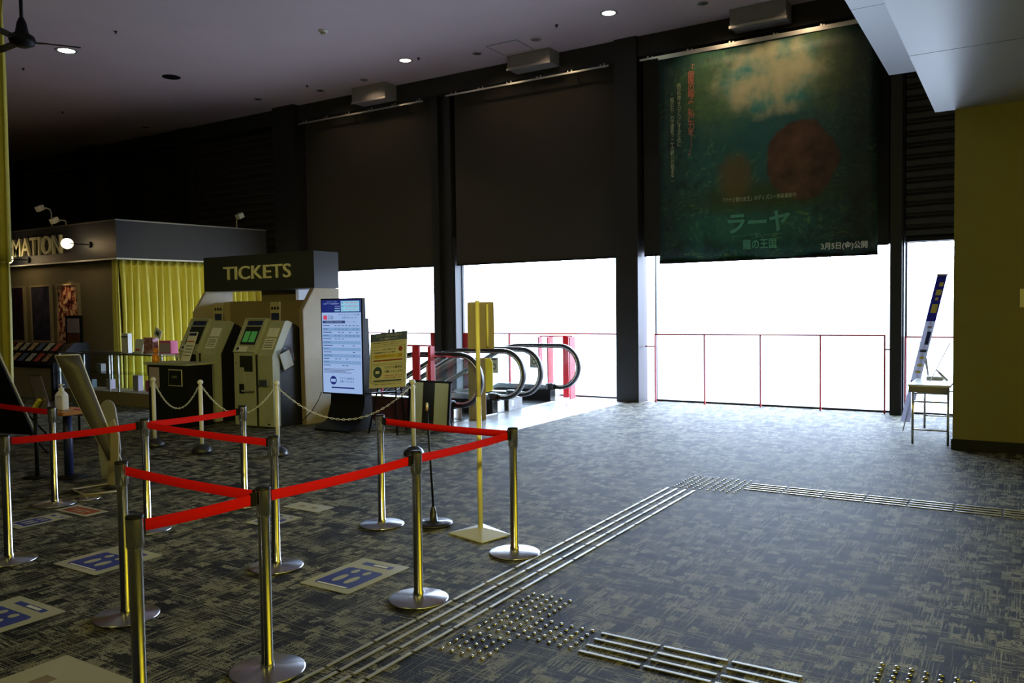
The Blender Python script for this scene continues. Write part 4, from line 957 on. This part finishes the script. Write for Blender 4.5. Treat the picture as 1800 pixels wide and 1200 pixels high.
# ------------------------------------------------------------------ tactile paving
def bars(name, x0, x1, y0, y1, along, lab):
    t = thing(name, (x0, y0, 0), lab, 'tactile strip', None)
    per, gap, w, h = .3335, .018, .0105, .006
    def one(cx0, cx1, cy0, cy1):
        m_ = MB(); m_.box(cx0, cx1, cy0, cy1, .0005, h, .0025); m_.build('bar', M_alu, t)
    for r in range(4):
        if along == 'y':
            x = x0+(x1-x0)*r/3; y = y1-.01
            while y-per+gap > y0: one(x-w, x+w, y-per+gap, y); y -= per
        else:
            y = y0+(y1-y0)*r/3; x = x0+.01
            while x+per-gap < x1: one(x, x+per-gap, y-w, y+w); x += per
bars('tactile_guide_strip', -2.728, -2.482, 1.95, 7.02, 'y', 'long four-bar metal tactile strip crossing the carpet diagonally')
bars('tactile_guide_strip', -2.12, .9, 7.285, 7.53, 'x', 'far four-bar tactile strip leading right towards the yellow wall')
bars('tactile_guide_strip', -1.805, -.72, 3.435, 3.684, 'x', 'short near four-bar tactile strip at the bottom of the picture')
def studs(tiles, lab):
    t = thing('tactile_stud_field', (tiles[0][0], tiles[0][1], 0), lab, 'tactile studs', None); proto = None
    for (x0, y0) in tiles:
        for i in range(5):
            for j in range(5):
                x, y = x0+.03+i*.06, y0+.03+j*.06
                if proto is None:
                    proto = MB().lathe([(.0105, .0005), (.010, .003), (.007, .0065), (0, .0075)], (0, 0, 0), 10).build('stud', M_steel, t, world=False); o = proto
                else: o = proto.copy(); C.objects.link(o)
                o.parent = t; o.location = (x-tiles[0][0], y-tiles[0][1], 0)
studs([(-2.42, 3.10), (-2.42, 3.42), (-2.42, 3.74), (-2.12, 3.42)], 'field of metal tactile studs beside the long strip in the foreground')
studs([(-2.73, 7.06), (-2.73, 7.36), (-2.42, 7.06), (-2.42, 7.36)], 'far field of tactile studs where the two strips meet')
studs([(-.56, 3.42), (-.56, 3.74), (-.26, 3.74), (-.26, 3.42)], 'metal tactile studs at the bottom right edge')

# ------------------------------------------------------------------ floor stickers
def sticker(x0, x1, y0, y1, kind, lab):
    t = thing('floor_sticker', ((x0+x1)/2, (y0+y1)/2, 0), lab, 'sticker', 'queue stickers on the carpet')
    w, h = (x1-x0)/2, (y1-y0)/2
    MB().prism(rrect(2*w, 2*h, .01, 0), 'z', .0015, .003).build('film', M_sheet, t, world=False)
    def b(u0, u1, v0, v1, m_, n_='print', z=.0035): return MB().box(u0*w, u1*w, v0*h, v1*h, .003, z).build(n_, m_, t, world=False)
    if kind == 'blue':
        MB().prism([(p[0], p[1]) for p in rrect(1.45*w, 1.15*h, .03, -.22*h)], 'z', .003, .0036).build('blue_field', M_blue, t, world=False)
        b(-.6, .6, .62, .80, M_blue, 'blue_band'); b(-.15, .4, .66, .76, M_mwht, 'band_print', .0042)
        for s in (-1, 1):
            for (dy, ry, rx) in ((-.32, .24, .13), (.16, .13, .11)):
                m_ = MB().lathe([(0, .0037), (1, .0037), (1, .0045), (0, .0045)], (0, 0, 0), 20, False)
                for v in m_.b.verts: v.co.x = v.co.x*rx*w+s*.24*w; v.co.y = v.co.y*ry*h+(dy)*h
                m_.build('footprint', M_sheet, t, world=False)
        b(-.6, .6, -.78, -.72, M_mwht, 'print_line', .0042)
    elif kind == 'orange':
        b(-.75, .75, -.7, .7, M_oran, 'red_field'); b(-.5, .5, .0, .12, M_sheet, 'print_line', .0042); b(-.4, .4, -.35, -.25, M_sheet, 'print_line', .0042)
    else:
        for s in (-.35, .35): b(s-.15, s+.15, -.2, .2, M_creamd, 'faint_mark')
sticker(-3.72, -3.32, 3.46, 4.03, 'blue', 'blue footprint floor sticker right of centre beside the steel posts')
sticker(-5.45, -4.965, 2.91, 3.40, 'blue', 'blue footprint floor sticker behind the nearest post')
sticker(-4.99, -4.50, 2.02, 2.47, 'blue', 'blue footprint floor sticker at the left edge, bottom')
sticker(-6.83, -6.575, 3.26, 3.69, 'blue', 'blue footprint floor sticker left of the orange one')
sticker(-6.95, -6.48, 3.74, 3.94, 'orange', 'orange red floor sticker at left')
sticker(-5.17, -4.89, 4.26, 4.59, 'blue', 'blue footprint floor sticker behind the middle posts')
sticker(-5.31, -4.90, 4.77, 4.97, 'plain', 'plain pale floor sticker farthest from the camera')
sticker(-3.92, -3.36, 1.72, 2.145, 'plain', 'pale floor sticker cut by the bottom edge between two posts')

# ------------------------------------------------------------------ left foreground stands
ST = thing('sanitiser_table', (-8.234, 4.596, 0), 'small round-cornered wooden stand holding the sanitiser bottle', 'table')
MB().box(-8.44, -8.0, 4.42, 4.78, .655, .69, .008).build('table_top', M_wood, ST)
MB().cyl((-8.234, 4.596, .02), (-8.234, 4.596, .655), .042, seg=16).build('column', M_navy, ST)
MB().lathe([(0, .002), (.17, .002), (.17, .012), (.05, .03), (0, .03)], (-8.234, 4.596, 0), 28).build('foot', M_blk, ST)
BO = thing('sanitiser_bottle', (-8.26, 4.56, .69), 'white pump bottle of hand sanitiser on the wooden stand', 'bottle')
MB().box(-8.33, -8.19, 4.525, 4.595, .691, .84, .012).lathe([(.062, .838), (.045, .865), (.025, .885), (0, .885)], (-8.26, 4.56, 0), 20).build('bottle_body', M_white, BO)
MB().lathe([(.026, .885), (.026, .915), (.010, .918), (.009, .935), (.022, .938), (.022, .952), (0, .955)], (-8.26, 4.56, 0), 18).box(-8.255, -8.205, 4.552, 4.568, .943, .952, .002).build('pump', M_white, BO)
PH = thing('paper_holder', (-8.5, 4.4, 0), 'clear leaning leaflet holder with pale sheet left of the sanitiser bottle', 'holder')
for n_, m_, y_ in (('acrylic_plate', M_acr, 4.40), ('pale_sheet', M_lil, 4.406)):
    MB().prism([(-8.60, 1.05), (-8.33, 1.06), (-8.16, .72), (-8.41, .69)] if n_[0] == 'a' else [(-8.58, 1.03), (-8.35, 1.04), (-8.18, .73), (-8.40, .70)], 'y', y_, y_+.004).build(n_, m_, PH)
MB().cyl((-8.50, 4.42, .02), (-8.50, 4.42, .665), .02, seg=12).lathe([(0, .002), (.13, .002), (.13, .012), (0, .02)], (-8.50, 4.42, 0), 20).build('column', M_blk, PH)
MB().prism([(-8.50, .68), (-8.45, .68), (-8.30, .80), (-8.34, .82)], 'y', 4.36, 4.39).build('yellow_prop', M_ybrt, PH)
tp = tag(MB().box(-8.16, -8.01, 4.62, 4.76, .691, .70, .002).build('folded_cloth', M_pink), 'folded pinkish cloth on the wooden stand', 'cloth')
own_origin(tp, (-8.1, 4.7, .691))
# tall curved board on a frame with a long foot
CB = thing('leaning_info_board', (-7.35, 4.42, 0), 'tall grey information board leaning back in a white frame on a wire foot', 'info board')
u = Vector((-.10, .25, 0)).normalized(); v_ = Vector((.16, .25, 0)).normalized()
p_t0, p_t1, p_b0, p_b1 = Vector((-7.62, 4.16, 1.275)), Vector((-7.50, 4.32, 1.275)), Vector((-7.405, 4.51, .26)), Vector((-7.335, 4.60, .25))
rows = []; rows2 = []
for j in range(9):
    f = j/8; b_ = .008*math.sin(PI*f); rows.append([p_t0.lerp(p_b0, f)+Vector((-b_*.6, -b_, 0)), p_t0.lerp(p_b0, f).lerp(p_t1.lerp(p_b1, f), .5)+Vector((-b_*.6, -b_, 0)), p_t1.lerp(p_b1, f)+Vector((-b_*.3, -b_*.4, 0))])
o = MB().strip(rows).build('board_face', mat('grey_brown_board', (.08, .07, .065), .45), CB); m_ = o.modifiers.new('thickness', 'SOLIDIFY'); m_.thickness = .012
MB().tube([r[2] for r in rows], .009, 8).tube([r[0] for r in rows], .006, 8).tube([rows[0][0], rows[0][1], rows[0][2]], .008, 8).build('frame', M_white, CB)
MB().prism([(-7.44, .02), (-7.27, .02), (-7.24, .50), (-7.31, .66), (-7.41, .60)], 'y', 4.52, 4.53).build('support_plate', M_cream, CB)
MB().tube([(-7.57, 4.24, .012), (-7.22, 4.17, .012), (-7.10, 4.42, .012), (-7.47, 4.62, .012)], .010, 8, closed=True).build('wire_foot', M_cream, CB)
MB().lathe([(0, .002), (.11, .002), (.11, .012), (0, .015)], (-7.10, 4.12, 0), 24).build('counterweight', M_steel, CB)
RB = thing('round_topped_board', (-7.72, 4.72, 0), 'small grey round-topped board behind the leaning board', 'board')
P_ = [(-.09, 0), (.09, 0), (.13, .3), (.11, .55)]+[(.0+.09*math.cos(math.radians(a)), .68+.12*math.sin(math.radians(a))) for a in range(0, 181, 20)]+[(-.10, .5), (-.12, .3)]
MB().prism([(x, z+.003) for x, z in P_], 'y', -.008, .008).build('cutout', mat('pale_grey_board', (.30, .30, .28), .5), RB, world=False)
MB().prism([(0, .003), (.16, .003), (.01, .5)], 'x', -.008, .008).build('rear_strut', M_cream, RB, world=False); RB.children[-1].location = (0, .009, 0)
RB.rotation_euler = (0, 0, math.radians(20))
AB = thing('black_sandwich_board', (-10.0, 5.0, 0), 'tall black sandwich board at the left edge with pale rim', 'sandwich board')
pt, pb_ = Vector((-10.10, 4.86, 1.235)), Vector((-9.95, 5.17, .245)); w_ = Vector((-.90, -.25, 0))
m_ = MB(); q = [m_.b.verts.new(p) for p in (pt, pb_, pb_+w_, pt+w_)]; m_.b.faces.new(q); o = m_.build('board_face', M_blk, AB); md = o.modifiers.new('thickness', 'SOLIDIFY'); md.thickness = .03
MB().tube([pt, pb_], .012, 8).build('rim', M_white, AB)
MB().tube([pb_+w_*.1, Vector((-9.85, 5.25, .008))], .012, 8).tube([pt+w_*.5, Vector((-10.5, 5.7, .008))], .012, 8).tube([pb_+w_*.9, Vector((-10.8, 5.0, .008))], .012, 8).build('legs_frame', M_blk, AB)
CT = thing('rounded_cutout_sign', (-10.75, 6.15, 0), 'rounded blue and white standing sign behind the black sandwich board', 'sign')
P_ = [(-.12, .30), (.10, .30), (.14, .42), (.10, .55), (.11, .8)]+[(.13*math.cos(math.radians(a)), .95+.16*math.sin(math.radians(a))) for a in range(0, 181, 15)]+[(-.12, .8)]
MB().prism(P_, 'y', -.008, .008).build('cutout', mat('grey_blue_board', (.10, .11, .17), .5), CT, world=False)
MB().prism([(.125*math.cos(math.radians(a)), .97+.13*math.sin(math.radians(a))) for a in range(20, 161, 14)], 'y', -.012, -.0085).build('white_top', M_lil, CT, world=False)
MB().cyl((0, .01, .01), (0, .01, .6), .015, seg=10).lathe([(0, .002), (.14, .002), (.14, .015), (0, .02)], (0, .01, 0), 20).build('stand', M_blk, CT, world=False)

# ------------------------------------------------------------------ folding table and banner at the right
FT = thing('folding_table', (-.9, 11.3, 0), 'white folding table against the bright window beside the yellow wall', 'table')
MB().box(-1.13, -.69, 10.50, 12.15, .685, .71, .004).build('table_top', M_white, FT)
for x in (-1.09, -.72):
    for y in (10.62, 12.03): MB().cyl((x, y, .003), (x, y, .685), .014, seg=10).build('leg', M_steel, FT)
for y in (10.62, 12.03): [MB().cyl((-1.09, y, z), (-.72, y, z), .010, seg=8).build('cross_bar', M_steel, FT) for z in (.17, .50, .60)]
MB().box(-1.12, -.70, 10.50, 10.515, .62, .684).build('apron', M_wash, FT)
BN = thing('leaning_banner', (-1.13, 11.3, 0), 'narrow blue and white banner tilted beside the folding table', 'banner')
a0, a1 = Vector((-1.16, 11.5, .62)), Vector((-.855, 11.5, 2.0)); ax = (a1-a0).normalized(); sd = Vector((.9, -.35, 0)).normalized()*.062
def slabn(f0, f1, s0, s1, m_, n_, dy=0, par=None):
    b_ = MB(); off = Vector((0, -.004-dy, 0)); q = [a0.lerp(a1, f)+sd*s for f, s in ((f0, s0), (f0, s1), (f1, s1), (f1, s0))]
    va = [b_.b.verts.new(p+Vector((0, -dy, 0))) for p in q]; vb = [b_.b.verts.new(p+off) for p in q]
    b_.b.faces.new(va); b_.b.faces.new(vb[::-1])
    for i in range(4): b_.b.faces.new((va[i], va[(i+1) % 4], vb[(i+1) % 4], vb[i]))
    return b_.build(n_, m_, par or BN)
slabn(-.35, .585, -1, 1, transmat('banner_white', (.62, .62, .70)), 'lower_sheet'); slabn(.585, 1, -1, 1, transmat('banner_blue', (.07, .07, .30)), 'upper_sheet')
slabn(.995, 1.012, -1.1, 1.15, M_rod, 'top_bar', .001)
for f0, f1, s0, s1, m_ in ((.90, .935, -.1, .7, M_inky), (.82, .87, -.4, .7, M_inky), (.775, .80, -.2, .4, M_inky), (.66, .74, -.5, .7, M_inky), (.37, .49, -.1, .7, M_navy), (.30, .325, -.6, .7, M_slate), (.24, .26, -.4, .6, M_inky), (.17, .19, -.5, .6, M_inky), (.11, .13, -.5, .6, M_inky), (.0, .04, -1, .6, M_blue), (.52, .54, -.3, .6, M_lil)):
    slabn(f0, f1, s0, s1, m_, 'printed_block', .005)
MB().tube([a0.lerp(a1, 1.0)+Vector((0, .012, 0)), a0.lerp(a1, -.44)+Vector((0, .012, 0))], .006, 6).build('pole', M_rod, BN)
ES = thing('small_table_easel', (-.85, 10.9, .71), 'small leaning easel with a dark brace at the right end of the folding table', 'easel')
MB().tube([(-.93, 10.8, .715), (-.73, 11.0, 1.18)], .005, 6).tube([(-.86, 10.85, .86), (-.74, 10.8, .74)], .014, 6).build('struts', M_steel, ES)
LC = tag(MB().tube([(-1.02, 11.7, .712), (-1.04, 11.7, .85), (-1.07, 11.72, 1.0), (-1.10, 11.7, 1.16)], [.008, .014, .02, .026], 8).build('paper_streamer', M_wash), 'thin twisted paper ornament standing on the folding table', 'ornament')
own_origin(LC, (-1.02, 11.7, .712))
tag(own_origin(MB().box(-1.0, -.82, 11.2, 11.4, .7115, .75, .004).build('paper_stack', M_paper), (-.9, 11.3, .7115)), 'low stack of paper on the folding table', 'paper')
YS = tag(MB().box(-.028, .20, 10.388, 10.399, 1.595, 1.795).build('wall_notice', M_letter), 'pale yellow square notice on the yellow wall at the right edge', 'notice')
own_origin(YS, (.09, 10.399, 1.6))
